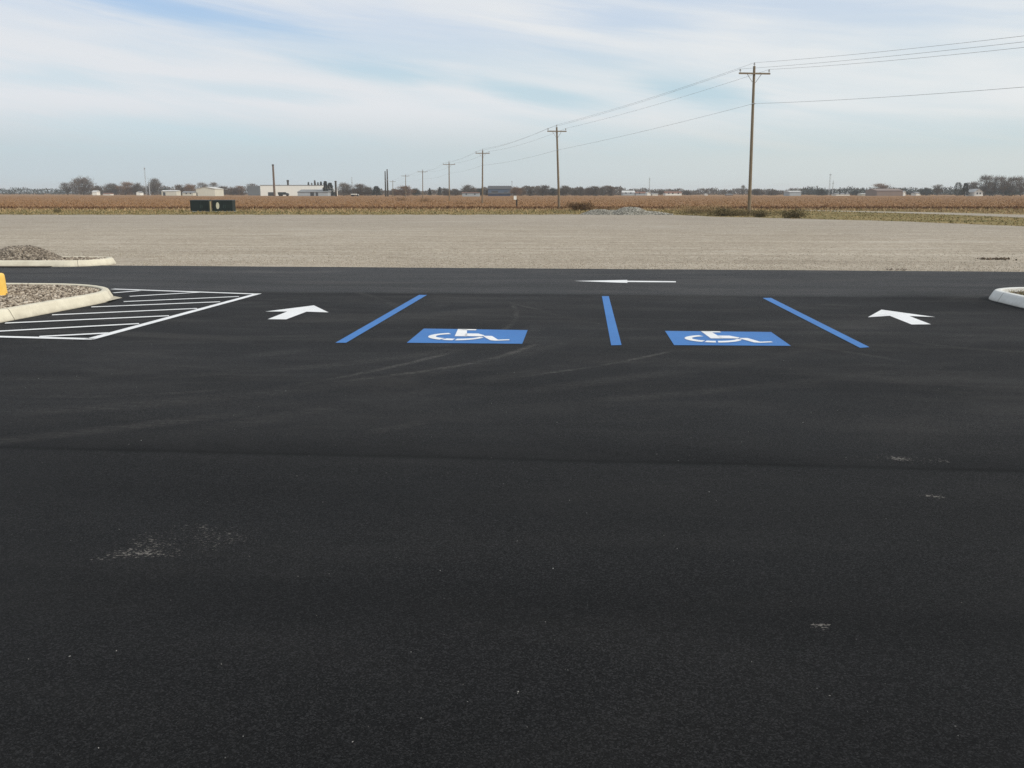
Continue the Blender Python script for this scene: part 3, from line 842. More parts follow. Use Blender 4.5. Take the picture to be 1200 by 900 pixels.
tag(soup('dry_grass', blades(np.stack([bx_, by_, np.full(len(bx_), -.42)], 1), bh_ * 1.25, rng.uniform(.06, .18, len(bx_)), .45), m_tallgrass), 'tall dry tan grass along the near edge of the field', 'grass', kind='stuff')
tag(soup('verge_grass', blades(np.stack([x, y, np.full(len(x), -.42)], 1), h, rng.uniform(.05, .16, len(x)), .45), m_grass), 'rough olive and tan grass between gravel yard and field', 'grass', kind='stuff')

n = 110000
y = 104 * (470 / 104) ** rng.uniform(0, 1, n) ; x = rng.uniform(-.75, .75, n) * y
row = np.round(y / .9) * .9
h = rng.uniform(.04, .17, n) * np.where(np.abs(y - 112) < 8, 1.9, 1)
tag(soup('field_stubble', blades(np.stack([x, y, np.full(n, -.48)], 1), h, rng.uniform(.10, .30, n), .5), m_stub), 'brown crop stubble covering the wide flat field', 'stubble', kind='stuff')

# weeds and shrubs at the yard's edge
def shrub(name, px, py, wpx, hpx, mat, n, label, seed, cat='shrub', spread=.8, depth=.6):
    c_ = flat(px, py, -.42); k = c_.y / F; W, H = wpx * k, hpx * k
    r = np.random.default_rng(seed); root = empty(name, (c_.x, c_.y, -.43), label, cat)
    # stems
    mb = MB(); tips = []
    for i in range(16 if wpx < 100 else 60):
        bx, by = r.uniform(-.4, .4) * W * .8, r.uniform(-.4, .4) * W * .3
        tx, ty, tz = bx + r.normal(0, .10) * W, by + r.normal(0, .1) * W * .5, H * r.uniform(.5, 1.0) * (1 - (.5 if wpx < 45 else .15) * abs(bx / (W * .5)))
        mb.tube((bx, by, -.02), (tx, ty, tz), .018, .006, 4); tips.append((tx, ty, tz))
    mb.tube((-W * .3, 0, -.03), (W * .3, 0, -.01), .03, .03, 5); st_ = mb.build('stem', mat, root); st_['kind'] = 'stuff'
    tips = np.array(tips); ti = tips[r.integers(0, len(tips), n)]
    f = r.uniform(.15, 1, n)[:, None]
    c0 = ti * f + r.normal(0, 1, (n, 3)) * np.array([W * .07, W * .05, H * .10])
    c0[:, 2] = np.clip(c0[:, 2], .02, None)
    L = H * r.uniform(.06, .2, n)[:, None]; d = r.normal(0, 1, (n, 3)) + np.array([0, 0, .9]); d /= np.linalg.norm(d, axis=1)[:, None]
    s_ = np.cross(d, r.normal(0, 1, (n, 3))); s_ /= np.linalg.norm(s_, axis=1)[:, None]
    tr = np.stack([c0 - s_ * L * .22, c0 + s_ * L * .22, c0 + d * L], 1)
    soup('foliage', tr, mat, root)
    return root
shrub('weed_clump', 681, 247, 42, 12, m_weedb, 3200, 'wide brown dead weed clump right of the second utility pole', 21, 'weeds')
shrub('weed_clump', 712, 247.5, 22, 5, m_weedb, 500, 'low brown weeds between the second pole and the grey heap', 22, 'weeds')
shrub('weed_clump', 850, 253.2, 62, 10, m_weedd, 3000, 'dark olive weeds along the gravel edge left of the tallest pole', 23, 'weeds')
shrub('weed_clump', 890, 254.5, 36, 9, m_weedd, 1500, 'dark weeds growing round the foot of the tallest pole', 24, 'weeds')
shrub('weed_clump', 808, 250.5, 40, 6, m_weedd, 900, 'thin dark weeds right of the grey heap', 28, 'weeds')
shrub('weed_clump', 822, 249.5, 90, 10, m_tallgrass, 2600, 'tall tan dry grass behind the dark weeds left of the tallest pole', 30, 'weeds')
shrub('weed_clump', 725, 248.5, 26, 6, m_tallgrass, 700, 'tan grass tuft behind left part of the grey heap', 31, 'weeds')
shrub('shrub', 931, 256, 44, 12, m_weedd, 2000, 'rounded dark shrub right of the tallest pole', 25)
shrub('weed_clump', 868, 253, 170, 7.5, m_weedd, 6500, 'long low band of dark weeds along the gravel edge under the tallest pole', 32, 'weeds')
shrub('shrub', 740, 243.6, 16, 4, m_weedb, 300, 'small brown bush peeping over the grey heap', 26)
shrub('weed_clump', 68, 249, 16, 7, m_weedd, 400, 'small dark weed tuft in the grass left of the green cabinets', 27, 'weeds')
shrub('weed_clump', 287, 246.5, 10, 5, m_weedb, 250, 'small brown weed tuft just right of the green cabinets', 29, 'weeds')
for i, (px, py, w_, h_, lb) in enumerate(((497, 236, 26, 5, 'scrubby brown brush at the foot of the fifth utility pole'), (470, 235, 22, 4.5, 'scrubby brown brush left of the fifth utility pole'),
                                          (545, 238.5, 40, 3, 'low brown brush between the third and fourth utility poles'))):
    shrub('weed_clump', px, py, w_, h_, m_weedb, 500, lb, 40 + i, 'weeds')

# ------------------------------------------------------------------ utility poles and wires
NUM = ['tallest and nearest wooden utility pole with one crossarm and two braces', 'second nearest wooden utility pole, left of the brown weed clump',
       'third nearest wooden utility pole, in front of the blue building', 'fourth nearest wooden utility pole, left of the long white shed',
       'fifth nearest utility pole, standing behind brown brush', 'sixth nearest utility pole, rising above an orange brown tree',
       'farthest faint utility pole, just right of the twin dark masts']
PTS = [(877.8, 251.0, 884, 77.5, .5 * 36), (655.3, 243.6, 652.4, 149.0, 11), (565.3, 238, 565.6, 176.3, 8), (526.6, 235.0, 526.2, 190.3, 7),
       (495.4, 232.6, 495.3, 199.6, 5.6), (475.4, 231.4, 475.3, 204.8, 4.4), (460.3, 230.6, 460.3, 211.5, 3.2)]
LINEDIR = Vector((-.19, 1, 0)).normalized(); ARM = Vector((1, .12, 0)).normalized()
att = []
for i, (bx, by, tx, ty, hw) in enumerate(PTS):
    base = flat(bx, by, -.42); top = far(tx, ty, base.y); k = base.y / F
    root = empty('utility_pole', base, NUM[i], 'utility pole', 'utility poles in a line across the field')
    tl = top - base; H = tl.z
    mb = MB(); seg = 6; r0, r1 = (.155, .105) if i < 3 else (.15, .11)
    for s in range(seg): mb.tube(tl * (s / seg), tl * ((s + 1) / seg), r0 + (r1 - r0) * s / seg, r0 + (r1 - r0) * (s + 1) / seg, 10, caps=(s in (0, seg - 1)))
    mb.build('pole', m_pole, root)
    aw = hw * k; az_ = tl * (1 - (.62 if i == 0 else .5) / H) + Vector((0, -.17, 0))
    Mx = Matrix.Translation(az_) @ Matrix.Rotation(math.atan2(ARM.y, ARM.x), 4, 'Z')
    mb = MB(); mb.box(-aw, aw, -.055, .055, -.065, .065, Mx); mb.build('crossarm', m_pole, root)
    if i < 4:
        for s in (-1, 1):
            mb = MB(); p0 = az_ + ARM * (s * aw * .45) + Vector((0, .085, -.05)); p1 = tl * (1 - ((.62 if i == 0 else .5) + .75) / H) + Vector((s * .1, -.10, 0))
            mb.tube(p0, p1, .026, .026, 6); mb.build('brace', m_steel, root)
    tips = []
    for q in (az_ + ARM * (-aw + .1) + Vector((0, 0, .068)), tl, az_ + ARM * (aw - .1) + Vector((0, 0, .068))):
        mb = MB()
        mb.tube(q, q + Vector((0, 0, .14)), .022, .022, 6); mb.tube(q + Vector((0, 0, .12)), q + Vector((0, 0, .20)), .085, .07, 10)
        mb.tube(q + Vector((0, 0, .20)), q + Vector((0, 0, .29)), .055, .045, 10); mb.build('insulator', m_porc, root)
        tips.append(base + q + Vector((0, 0, .28)))
    cm = tl * ((251 - 120.5) / (251 - 77.5)) if i == 0 else tl * .72
    mb = MB(); mb.tube(cm + Vector((-.14, -.13, 0)), cm + Vector((.16, -.13, 0)), .04, .04, 6); mb.build('cable_clamp', m_steel, root)
    tips.append(base + cm + Vector((0, -.14, 0)))
    att.append(tips)

RIGHT = [(1200, 49, 47.0), (1200, 42, 47.3), (1200, 55.5, 47.6), (1200, 102, 47.3)]
WL = ['thin overhead wire on the left insulators of the utility poles', 'thin overhead wire running along the very tops of the utility poles',
      'thin overhead wire on the right insulators of the utility poles', 'lowest overhead cable, clamped to the pole sides below the crossarms']
for wi in range(4):
    pts = []
    p1 = att[0][wi]; q = far(*RIGHT[wi]); d = q - p1; tt = 2.4
    for s in range(24, 0, -1):
        t = tt * s / 24; p = p1 + d * t; p.z -= .6 * 4 * (t / tt) * (1 - t / tt) - .6 * 4 * (1 / tt) * (1 - 1 / tt) * t
        pts.append(p)
    for i in range(len(att) - 1):
        a, b_ = att[i][wi], att[i+1][wi]; L = (b_ - a).length; sag = (.55 if wi < 3 else .35) * (L / 55) ** 2 * (1 if i < 1 else .8)
        for s in range(20):
            t = s / 20; p = a.lerp(b_, t); p.z -= sag * 4 * t * (1 - t); pts.append(p)
    pts.append(att[-1][wi])
    mb = MB(); mb.path(pts, .0085 if wi < 3 else .0095, 5)
    tag(mb.build('power_line', m_cable), WL[wi], 'overhead wire', 'overhead wires between the utility poles')

# ------------------------------------------------------------------ cabinets and posts near the field
def cabinet(px0, px1, label, sticker):
    p = flat((px0 + px1) / 2, 248.0, -.41); k = p.y / F; W = (px1 - px0) * k; H = 12.9 * k; D = 1.0
    root = empty('utility_cabinet', p, label, 'utility cabinet', 'dark green cabinets in the grass')
    mb = MB(); mb.box(-W/2, W/2, 0, D, 0.0, H - .06); mb.build('body', m_cab, root)
    mb = MB(); mb.faces([(-W/2 - .04, -.05, H - .058), (W/2 + .04, -.05, H - .058), (W/2 + .04, D + .05, H - .058), (-W/2 - .04, D + .05, H - .058),
                         (-W/2, -.02, H), (W/2, -.02, H), (W/2, D, H + .03), (-W/2, D, H + .03)], [(3,2,1,0),(4,5,6,7),(0,1,5,4),(1,2,6,5),(2,3,7,6),(3,0,4,7)]); mb.build('lid', m_cab, root)
    for s, (a, b_) in enumerate(((-W/2 + .03, W * .1 - .012), (W * .1 + .012, W/2 - .03))):
        mb = MB(); mb.box(a, b_, -.03, -.002, .07, H - .10); d_ = mb.build('door', m_cab, root)
        mb = MB(); hx = b_ - .08 if s == 0 else a + .08; mb.box(hx - .02, hx + .02, -.07, -.032, H * .30, H * .60); mb.build('handle', m_cabh, d_)
    mb = MB(); mb.box(-W/2 - .05, W/2 + .05, -.06, D + .06, -.08, .035); mb.build('plinth', m_sheet['grey'], root)
    if sticker:
        mb = MB(); c0 = Vector((-W * .22, -.034, H * .52)); mb.poly([c0 + Vector((.17 * math.cos(t), 0, .34 * math.sin(t))) for t in [2 * math.pi * j / 14 for j in range(14)]]); mb.build('sticker', m_sticker, root)
    return root
cabinet(223.6, 244.6, 'left one of two dark green utility cabinets, doors plain', False)
cabinet(249.2, 272.6, 'right one of two dark green utility cabinets, pale oval sticker on door', True)
def post(name, px, py, wpx, hpx, mat, label, cat, cap=None, lev=-.42):
    p = flat(px, py, lev); k = p.y / F; root = empty(name, p, label, cat); w_, h_ = wpx * k, hpx * k
    mb = MB(); mb.tube((0, 0, -.05), (0, 0, h_ * .97), w_/2, w_/2 * .92, 10); mb.tube((0, 0, h_ * .97), (0, 0, h_), w_/2 * .92, w_/2 * .6, 10); mb.build('shaft', mat, root)
    if cap:
        mb = MB(); cap(mb, w_, h_, k); mb.build('marker_plate', m_sheet['white'], root)
    return root
post('marker_post', 247, 248.2, 1.9, 11.8, m_drygrass, 'pale round post standing between the two dark green cabinets', 'post')
post('marker_post', 605.5, 242.5, 1.9, 9, m_pole_dark, 'short dark post with small white plate below the blue building', 'post',
     lambda mb, w_, h_, k: mb.box(-3.4 * k, -.2 * k, -.14, -.11, h_ - .1, h_ + 3.6 * k))

# ------------------------------------------------------------------ far buildings
def building(name, x0, x1, ytop, ybase, Y, wall, roof, label, cat='building', style='gable', eave=None, depth=14, doors=(), windows=(), group='farm and industrial buildings beyond the field'):
    a, b_ = far(x0, ytop, Y), far(x1, ytop, Y); W = b_.x - a.x; zb = -.47
    H = a.z - zb; root = empty(name, ((a.x + b_.x) / 2, Y, zb), label, cat, group)
    k = Y / F
    E = H * (eave if eave else .72) if style == 'gable' else (H - .35 if style == 'flat' else H * (eave or .7))
    mb = MB()
    if style == 'gable_front':
        pro = [(-W/2, 0), (W/2, 0), (W/2, E), (0, H - .12), (-W/2, E)]
        vs = [(x, 0, z) for x, z in pro] + [(x, depth, z) for x, z in pro]
        mb.faces(vs, [(0,1,2,3,4), (9,8,7,6,5)] + [(i, i + 5, (i + 1) % 5 + 5, (i + 1) % 5) for i in range(5)])
    else:
        mb.box(-W/2, W/2, 0, depth, 0, E)
    mb.build('wall', wall, root)
    mb = MB(); o = .35
    if style == 'gable_front':
        for s in (-1, 1):
            p = [(s * (W/2 + o), -o, E - .1), (0, -o, H), (0, depth + o, H), (s * (W/2 + o), depth + o, E - .1)]
            q = [(x, y, z - .1) for x, y, z in p]
            mb.faces(p + q, [(0,1,2,3), (7,6,5,4), (0,4,5,1), (1,5,6,2), (2,6,7,3), (3,7,4,0)])
    elif style == 'gable':
        vs = [(-W/2 - o, -o, E), (W/2 + o, -o, E), (W/2 + o, depth + o, E), (-W/2 - o, depth + o, E), (-W/2 - o, depth / 2, H), (W/2 + o, depth / 2, H)]
        mb.faces(vs, [(0, 1, 5, 4), (2, 3, 4, 5), (0, 4, 3), (1, 2, 5), (3, 2, 1, 0)])
    elif style == 'lean':
        vs = [(-W/2 - o, -o, E), (W/2 + o, -o, E), (W/2 + o, depth, H), (-W/2 - o, depth, H), (-W/2 - o, -o, E - .15), (W/2 + o, -o, E - .15), (W/2 + o, depth, E - .15), (-W/2 - o, depth, E - .15)]
        mb.faces(vs, [(0,1,2,3), (7,6,5,4), (0,4,5,1), (1,5,6,2), (2,6,7,3), (3,7,4,0)])
    else:
        mb.box(-W/2 - .15, W/2 + .15, -.15, depth + .15, E + .002, H)
    mb.build('roof', roof, root)
    for (u, dw, dh) in doors:
        mb = MB(); xx = -W/2 + u * W; mb.box(xx, xx + dw, -.08, -.005, .02, dh); mb.build('door', m_opening, root)
    for (u, z0, ww, wh) in windows:
        mb = MB(); xx = -W/2 + u * W; mb.box(xx, xx + ww, -.06, -.005, z0, z0 + wh); mb.build('window', m_opening, root)
    return root
S, R = m_sheet, m_roof
building('shed', 189, 206.5, 222.8, 229, 610, S['cream'], R['pale'], 'low cream shed between brown trees at the far left', 'shed', 'gable', .8, 8, doors=((.1, 1.6, 2.2),))
building('shed', 213.5, 226, 224, 229, 600, S['cream'], R['grey'], 'smallest cream shed, left of the white gabled barn', 'shed', 'gable', .65, 7, windows=((.3, 1.0, 1.0, .8), (.7, 1.0, 1.0, .8)))
building('barn', 229.3, 251.3, 218.8, 229.2, 520, S['cream'], R['pale'], 'pale gabled barn standing above the two green cabinets', 'barn', 'gable_front', .80, 16, doors=((.02, .5, 2.0),))
building('warehouse', 304.8, 378, 216.8, 229.4, 560, S['white'], R['grey'], 'long white warehouse with flat grey roof behind the brown chimney', 'warehouse', 'flat', None, 30,
         doors=((.12, 4.6, 2.2),))
building('warehouse_annex', 348.5, 384, 222.0, 229.6, 535, S['grey'], R['grey'], 'low grey lean-to shed against the front of the white warehouse', 'shed', 'lean', .62, 12, doors=((.42, 2.2, 2.2), (.6, 1.4, 2.2)))
building('shed', 373, 392.5, 220.8, 229.7, 545, S['white'], R['pale'], 'small white shed under the dark conifers beside the warehouse', 'shed', 'gable', .7, 8, doors=((.45, 5.5, 2.4),))
building('warehouse', 290, 304, 217.8, 229, 640, S['slate'], R['grey'], 'dull slate building just left of the white warehouse', 'building', 'flat', None, 20)
building('shed', 541.6, 561.4, 225.4, 230.2, 470, S['grey'], R['rust'], 'long low white shed with brown roof left of third pole', 'shed', 'gable', .86, 9, windows=((.2, .8, .8, .7), (.7, .8, .8, .7)))
building('warehouse', 572, 598.5, 217.6, 229.6, 560, S['blue'], R['dark'], 'large dark blue metal building between bare trees', 'warehouse', 'gable', .68, 24, doors=((.15, 4, 3), (.7, 2, 2.5)))
building('shed', 572, 597.5, 225.8, 229.9, 520, S['darkblue'], R['dark'], 'low navy lean-to in front of the large dark blue building', 'shed', 'lean', .8, 7)
building('house', 730, 744, 223.4, 229.6, 640, S['grey'], R['pale'], 'pale grey house nearest the right end of the bare wood', 'house', 'gable', .6, 9, windows=((.2, 1.2, 1, 1), (.6, 1.2, 1, 1)))
building('house', 745, 757, 224.6, 229.6, 640, S['grey'], R['rust'], 'low house with rust roof between two pale houses', 'house', 'gable', .6, 9, windows=((.3, 1.0, 1, 1),))
building('house', 758.5, 762.8, 224.9, 229.6, 620, S['white'], R['pale'], 'small bright white house at the foot of the lattice mast', 'house', 'gable_front', .7, 8)
building('house', 764.5, 771, 226.2, 229.7, 620, S['white'], R['grey'], 'tiny white house right of the lattice mast', 'house', 'gable', .65, 8)
building('house', 780, 799, 224.4, 229.6, 640, S['white'], R['rust'], 'long white house with rust roof right of mast houses', 'house', 'gable', .6, 9, windows=((.15, 1, 1, 1), (.4, 1, 1, 1), (.75, 1, 1, 1)))
building('house', 826.5, 829.5, 226.8, 229.7, 640, S['white'], R['pale'], 'tiny white hut midway between lattice mast and tallest pole', 'hut', 'gable_front', .7, 4)
building('shed', 852, 859, 227.3, 230, 600, S['brown'], R['grey'], 'tiny brown shed left of the tallest pole', 'shed', 'gable', .65, 6)
building('barn', 925.5, 939, 223.6, 229.8, 560, S['grey'], R['pale'], 'plain light grey metal barn right of the tallest pole', 'barn', 'gable', .8, 12)
building('house', 980, 996, 226.3, 229.8, 600, S['white'], R['grey'], 'low white ranch house right of the steel tower', 'house', 'gable', .6, 9, windows=((.2, .8, 1, 1), (.6, .8, 1, 1)))
building('shed', 1010.5, 1028, 226.4, 229.4, 600, S['cream'], R['pale'], 'low cream shed left of the brown brick hall', 'shed', 'gable', .7, 8)
building('hall', 1028, 1058.5, 221.0, 229.7, 560, S['brown'], S['brown'], 'wide brown hall under the orange bare tree', 'building', 'gable', .72, 18)
building('house', 1059, 1061.5, 223.6, 227.6, 580, S['white'], R['pale'], 'narrow white hut against the end of the brown hall', 'hut', 'gable_front', .7, 4)
building('house', 1074, 1079, 224.8, 227.8, 620, S['white'], R['grey'], 'small white house far right of the brown hall', 'house', 'gable', .65, 8)
building('house', 1142.5, 1152.5, 221.2, 228, 520, S['white'], R['pale'], 'white gabled farmhouse between dark conifers and tall bare trees', 'house', 'gable_front', .55, 10, windows=((.25, 1, .8, 1), (.6, 1, .8, 1)))
building('shed', 107.6, 113, 223.2, 228.4, 700, S['white'], R['pale'], 'small white shed under the biggest round left tree', 'shed', 'gable', .7, 6)
building('shed', 120.5, 129, 226.2, 228.6, 690, S['white'], R['rust'], 'very low shed with rust roof right of biggest left tree', 'shed', 'gable', .6, 6)
building('shed', 159.5, 164, 224, 228.7, 680, S['white'], R['grey'], 'small white shed left of the thin lattice mast', 'shed', 'gable_front', .7, 6)

# ------------------------------------------------------------------ chimney, masts, vehicles
def tapered(name, px, ytop, ybase, Y, w0, w1, mat, label, cat, parts=(), n=10):
    t = far(px, ytop, Y); zb = -.47; root = empty(name, (t.x, Y, zb), label, cat); k = Y / F; H = t.z - zb
    mb = MB(); mb.tube((0, 0, -.1), (0, 0, H), w0 * k / 2, w1 * k / 2, n); mb.build('shaft', mat, root)
    for nm, z0, z1, r0, m_ in parts:
        mb = MB(); mb.tube((0, 0, H * z0), (0, 0, H * z1), r0 * k / 2, r0 * k / 2, n); mb.build(nm, m_, root)
    return root
tapered('chimney', 319.8, 192.8, 229.5, 500, 2.6, 2.0, m_chim, 'tall brown chimney in front of the long white warehouse', 'chimney', (('cap', .955, 1.004, 2.5, m_pole_dark),))
tapered('smokestack', 393.2, 212, 229.8, 480, 2.3, 2.1, m_pole_dark, 'black stubby smokestack right of the warehouse conifers', 'smokestack', (('cap', .94, 1.004, 2.6, m_pole_dark),))
tapered('vent_tower', 337.2, 211, 229, 575, 2.2, 2.2, m_pole_dark, 'small dark vent stack rising above the white warehouse roof', 'vent stack', (('cap', .9, 1.004, 2.7, m_pole_dark),))
tapered('mast', 451.2, 200.4, 230.5, 470, 1.9, 1.1, m_pole_dark, 'left and shorter of two dark twin masts', 'mast', (('collar', .6, .62, 2.2, m_steel),))
tapered('mast', 453.6, 198.2, 230.5, 470, 2.0, 1.2, m_pole_dark, 'right and taller of two dark twin masts', 'mast', (('collar', .6, .62, 2.3, m_steel),))
tapered('mast', 174.6, 215, 228.4, 640, 1.2, .8, m_steel, 'short pale pole right of the thin lattice mast', 'pole', (('cap', .96, 1.0, 1.8, m_steel),))
tapered('mast', 412.2, 207.5, 229.5, 560, 1.0, .5, m_steel, 'thin grey pole rising among pale bare trees', 'pole', (('collar', .7, .72, 1.8, m_steel),))
tapered('mast', 976.6, 211.5, 229, 650, 1.0, .5, m_steel, 'shorter thin grey pole right of the steel tower', 'pole', (('arm', .8, .83, 2.4, m_steel),))
tapered('mast', 600, 211.5, 229, 650, .8, .5, m_steel, 'thin antenna pole above trees right of blue building', 'pole', (('arm', .9, .93, 1.8, m_steel),))
def lattice(px, ytop, Y, wpx, label):
    t = far(px, ytop, Y); zb = -.47; root = empty('lattice_mast', (t.x, Y, zb), label, 'lattice mast'); H = t.z - zb; w_ = wpx * Y / F / 2
    mb = MB(); legs = [Vector((w_ * math.cos(a), w_ * math.sin(a), 0)) for a in (math.pi/2, math.pi*7/6, math.pi*11/6)]
    for l in legs: mb.tube(l, l + Vector((0, 0, H)), .07, .06, 5)
    mb.build('legs', m_steel, root)
    mb = MB(); nseg = max(6, int(H / 2))
    for s in range(nseg):
        for j in range(3):
            a = legs[j] + Vector((0, 0, H * s / nseg)); b_ = legs[(j+1) % 3] + Vector((0, 0, H * (s + 1) / nseg)); mb.tube(a, b_, .035, .035, 4, caps=False)
    mb.build('bracing', m_steel, root)
    mb = MB(); mb.tube((0, 0, H), (0, 0, H + 1.5), .05, .02, 5); mb.box(-w_ * 1.5, w_ * 1.5, -.2, .2, H * .955, H * .985); mb.build('antenna', m_steel, root)
lattice(169.2, 196.6, 640, 1.1, 'tall thin lattice mast among bare trees at the left')
lattice(761.3, 209, 640, .9, 'slender lattice mast above the small white houses')
lattice(973.2, 204, 640, 1.5, 'tall steel lattice tower right of the grey barn')

def trailer(px0, px1, ytop, Y, body, label, cab=True, name='parked_truck', cat='truck'):
    a, b_ = far(px0, ytop, Y), far(px1, ytop, Y); zb = -.47; W = b_.x - a.x; H = a.z - zb
    root = empty(name, ((a.x + b_.x)/2, Y, zb), label, cat)
    c0 = W * .26 if cab else 0
    mb = MB(); mb.box(-W/2, W/2 - c0 - .15, 0, 2.4, .9, H); mb.build('cargo_box', body, root)
    if cab:
        mb = MB(); x0 = W/2 - c0; hc = H * .78
        pro = [(x0, .7), (W/2, .7), (W/2, hc * .55), (W/2 - c0 * .35, hc), (x0, hc)]
        mb.faces([(x, .1, z) for x, z in pro] + [(x, 2.3, z) for x, z in pro], [(0,1,2,3,4), (9,8,7,6,5)] + [(i, i+5, (i+1) % 5 + 5, (i+1) % 5) for i in range(5)]); c_ = mb.build('cab', body, root)
        mb = MB(); mb.poly([(x0 + .25, .095, hc * .58), (W/2 - c0*.25, .095, hc * .58), (W/2 - c0*.42, .095, hc*.92), (x0 + .25, .095, hc*.92)]); mb.build('window', m_opening, c_)
    mb = MB(); mb.box(-W/2 + .1, W/2 - .3, .5, 1.9, .7, .895); mb.build('chassis', m_rubber, root)
    for u in (-.36, -.2, .36):
        for y in (.15, 2.2):
            mb = MB(); mb.tube((u * W, y - .14, .5), (u * W, y + .14, .5), .5, .5, 12); mb.build('wheel', m_rubber, root)
trailer(411, 420, 227.2, 480, S['white'], 'white box truck parked at the field edge under bare trees')
trailer(325.5, 337.8, 225.2, 520, m_cab, 'dark box truck parked in front of the white warehouse')

# ------------------------------------------------------------------ trees
def twig_mat(name, stops): return per_piece(name, stops, .95, .03)
TM = {'grey': twig_mat('grey_twigs', [(.1, (.050, .040, .032)), (.5, (.100, .081, .064)), (.9, (.165, .137, .11))]),
      'brown': twig_mat('brown_twigs', [(.1, (.060, .045, .034)), (.5, (.115, .085, .063)), (.9, (.18, .135, .10))]),
      'rust': twig_mat('rust_leaves', [(.1, (.10, .056, .034)), (.5, (.18, .108, .066)), (.9, (.27, .175, .105))]),
      'dark': twig_mat('dark_foliage', [(.1, (.014, .020, .017)), (.5, (.030, .038, .030)), (.9, (.058, .064, .05))]),
      'pale': twig_mat('pale_twigs', [(.1, (.11, .098, .085)), (.5, (.17, .152, .132)), (.9, (.25, .225, .195))])}
m_bark = noisy('bark', (.055, .045, .037), (.11, .093, .077), 3, stretch=(3, 3, .5))

def proto_tree(kind, seed):
    r = np.random.default_rng(seed); mbt = MB()
    if kind in ('round', 'vase', 'slim'):
        K = {'round': 38, 'vase': 30, 'slim': 16}[kind]
        lob = []
        for i in range(K):
            a = r.uniform(0, 2*np.pi)
            if kind == 'round': zz = r.uniform(.16, .90); rr = math.sqrt(r.uniform(.02, 1)) * .36 * math.sqrt(max(.03, 1 - (max(zz - .36, 0) / .56) ** 2))
            elif kind == 'vase': zz = r.uniform(.34, .93); rr = r.uniform(.1, 1) * (.30 * math.sqrt(max(.05, 1 - ((zz - .62) / .40) ** 2)))
            else: zz = r.uniform(.3, .93); rr = r.uniform(0, .15)
            lob.append((rr * math.cos(a), rr * math.sin(a), zz))
        th = .24 if kind != 'vase' else .2
        mbt.tube((0, 0, -.02), (.005, 0, th), .026, .018, 7)
        tri = []
        for (x, y, z) in lob:
            b0 = np.array((0, 0, r.uniform(th * .85, th))); e = np.array((x, y, z)); mid = (b0 + e) / 2 + np.array((x * .12, y * .12, -.02))
            mbt.tube(b0, mid, .012, .008, 5, caps=False); mbt.tube(mid, e, .008, .003, 5, caps=False)
            n = {'round': 80, 'vase': 62, 'slim': 60}[kind]
            sp = {'round': .085, 'vase': .065, 'slim': .06}[kind]
            c0 = e + r.normal(0, 1, (n, 3)) * np.array((sp, sp, sp * .85))
            out = c0 - np.array((0, 0, .3)); out /= np.linalg.norm(out, axis=1)[:, None] + 1e-6
            d = out + r.normal(0, .45, (n, 3)) + np.array((0, 0, .7)); d /= np.linalg.norm(d, axis=1)[:, None]
            L = (r.uniform(.06, .16, n) if kind != 'vase' else r.uniform(.06, .14, n))[:, None]; s_ = np.cross(d, r.normal(0, 1, (n, 3))); s_ /= np.linalg.norm(s_, axis=1)[:, None]
            wd = {'round': .0062, 'vase': .0050, 'slim': .0065}[kind]
            c0[:, 2] = np.maximum(c0[:, 2], .05)
            tri.append(np.stack([c0 - s_ * wd, c0 + s_ * wd, c0 + d * L], 1))
        tri = np.concatenate(tri)
        if kind != 'vase':                       # skirt of brushy growth near the ground
            n = 350; a = r.uniform(0, 6.28, n); q = np.sqrt(r.uniform(0, 1, n)) * (.30 if kind == 'round' else .14)
            c0 = np.stack([q*np.cos(a), q*np.sin(a), r.uniform(0, .35, n)], 1); d = r.normal(0, .5, (n, 3)) + np.array((0, 0, 1.)); d /= np.linalg.norm(d, axis=1)[:, None]
            s_ = np.cross(d, r.normal(0, 1, (n, 3))); s_ /= np.linalg.norm(s_, axis=1)[:, None]; L = r.uniform(.06, .13, n)[:, None]
            tri = np.concatenate([tri, np.stack([c0 - s_*.009, c0 + s_*.009, c0 + d*L], 1)])
    else:
        mbt.tube((0, 0, -.02), (0, 0, .93), .024, .004, 7)
        n = 1500; z = r.uniform(.04, .99, n) ** .9
        base = {'conifer': .20, 'column': .12, 'roundcon': .34}[kind]
        prof = base * (1 - z) ** .7 + .015 if kind != 'roundcon' else base * np.sqrt(np.clip(1 - ((z - .5) / .52) ** 2, .02, 1))
        a = r.uniform(0, 6.28, n); q = prof * np.sqrt(r.uniform(.1, 1, n)) * (1 + .2 * np.sin(a * 3 + z * 19))
        c0 = np.stack([q*np.cos(a), q*np.sin(a), z], 1)
        d = np.stack([np.cos(a), np.sin(a), r.uniform(-.5, .5, n)], 1) + r.normal(0, .3, (n, 3)); d /= np.linalg.norm(d, axis=1)[:, None]
        s_ = np.cross(d, r.normal(0, 1, (n, 3))); s_ /= np.linalg.norm(s_, axis=1)[:, None]; L = r.uniform(.04, .085, n)[:, None]
        tri = np.stack([c0 - s_ * .018, c0 + s_ * .018, c0 + d * L], 1)
        if kind == 'conifer': tri[:, :, 2] = np.minimum(tri[:, :, 2], 1.0)
    zmax = tri[:, :, 2].max()
    tri = tri / np.array((1, 1, zmax)); 
    for i, v in enumerate(mbt.v): mbt.v[i] = (v[0], v[1], v[2] / zmax)
    ww = np.percentile(np.hypot(tri[:, :, 0], tri[:, :, 1]), 98) * 2
    t = mbt.build('trunk', m_bark); cr = soup('crown', tri, TM['grey'])
    col.objects.unlink(t); col.objects.unlink(cr)
    return t, cr, ww
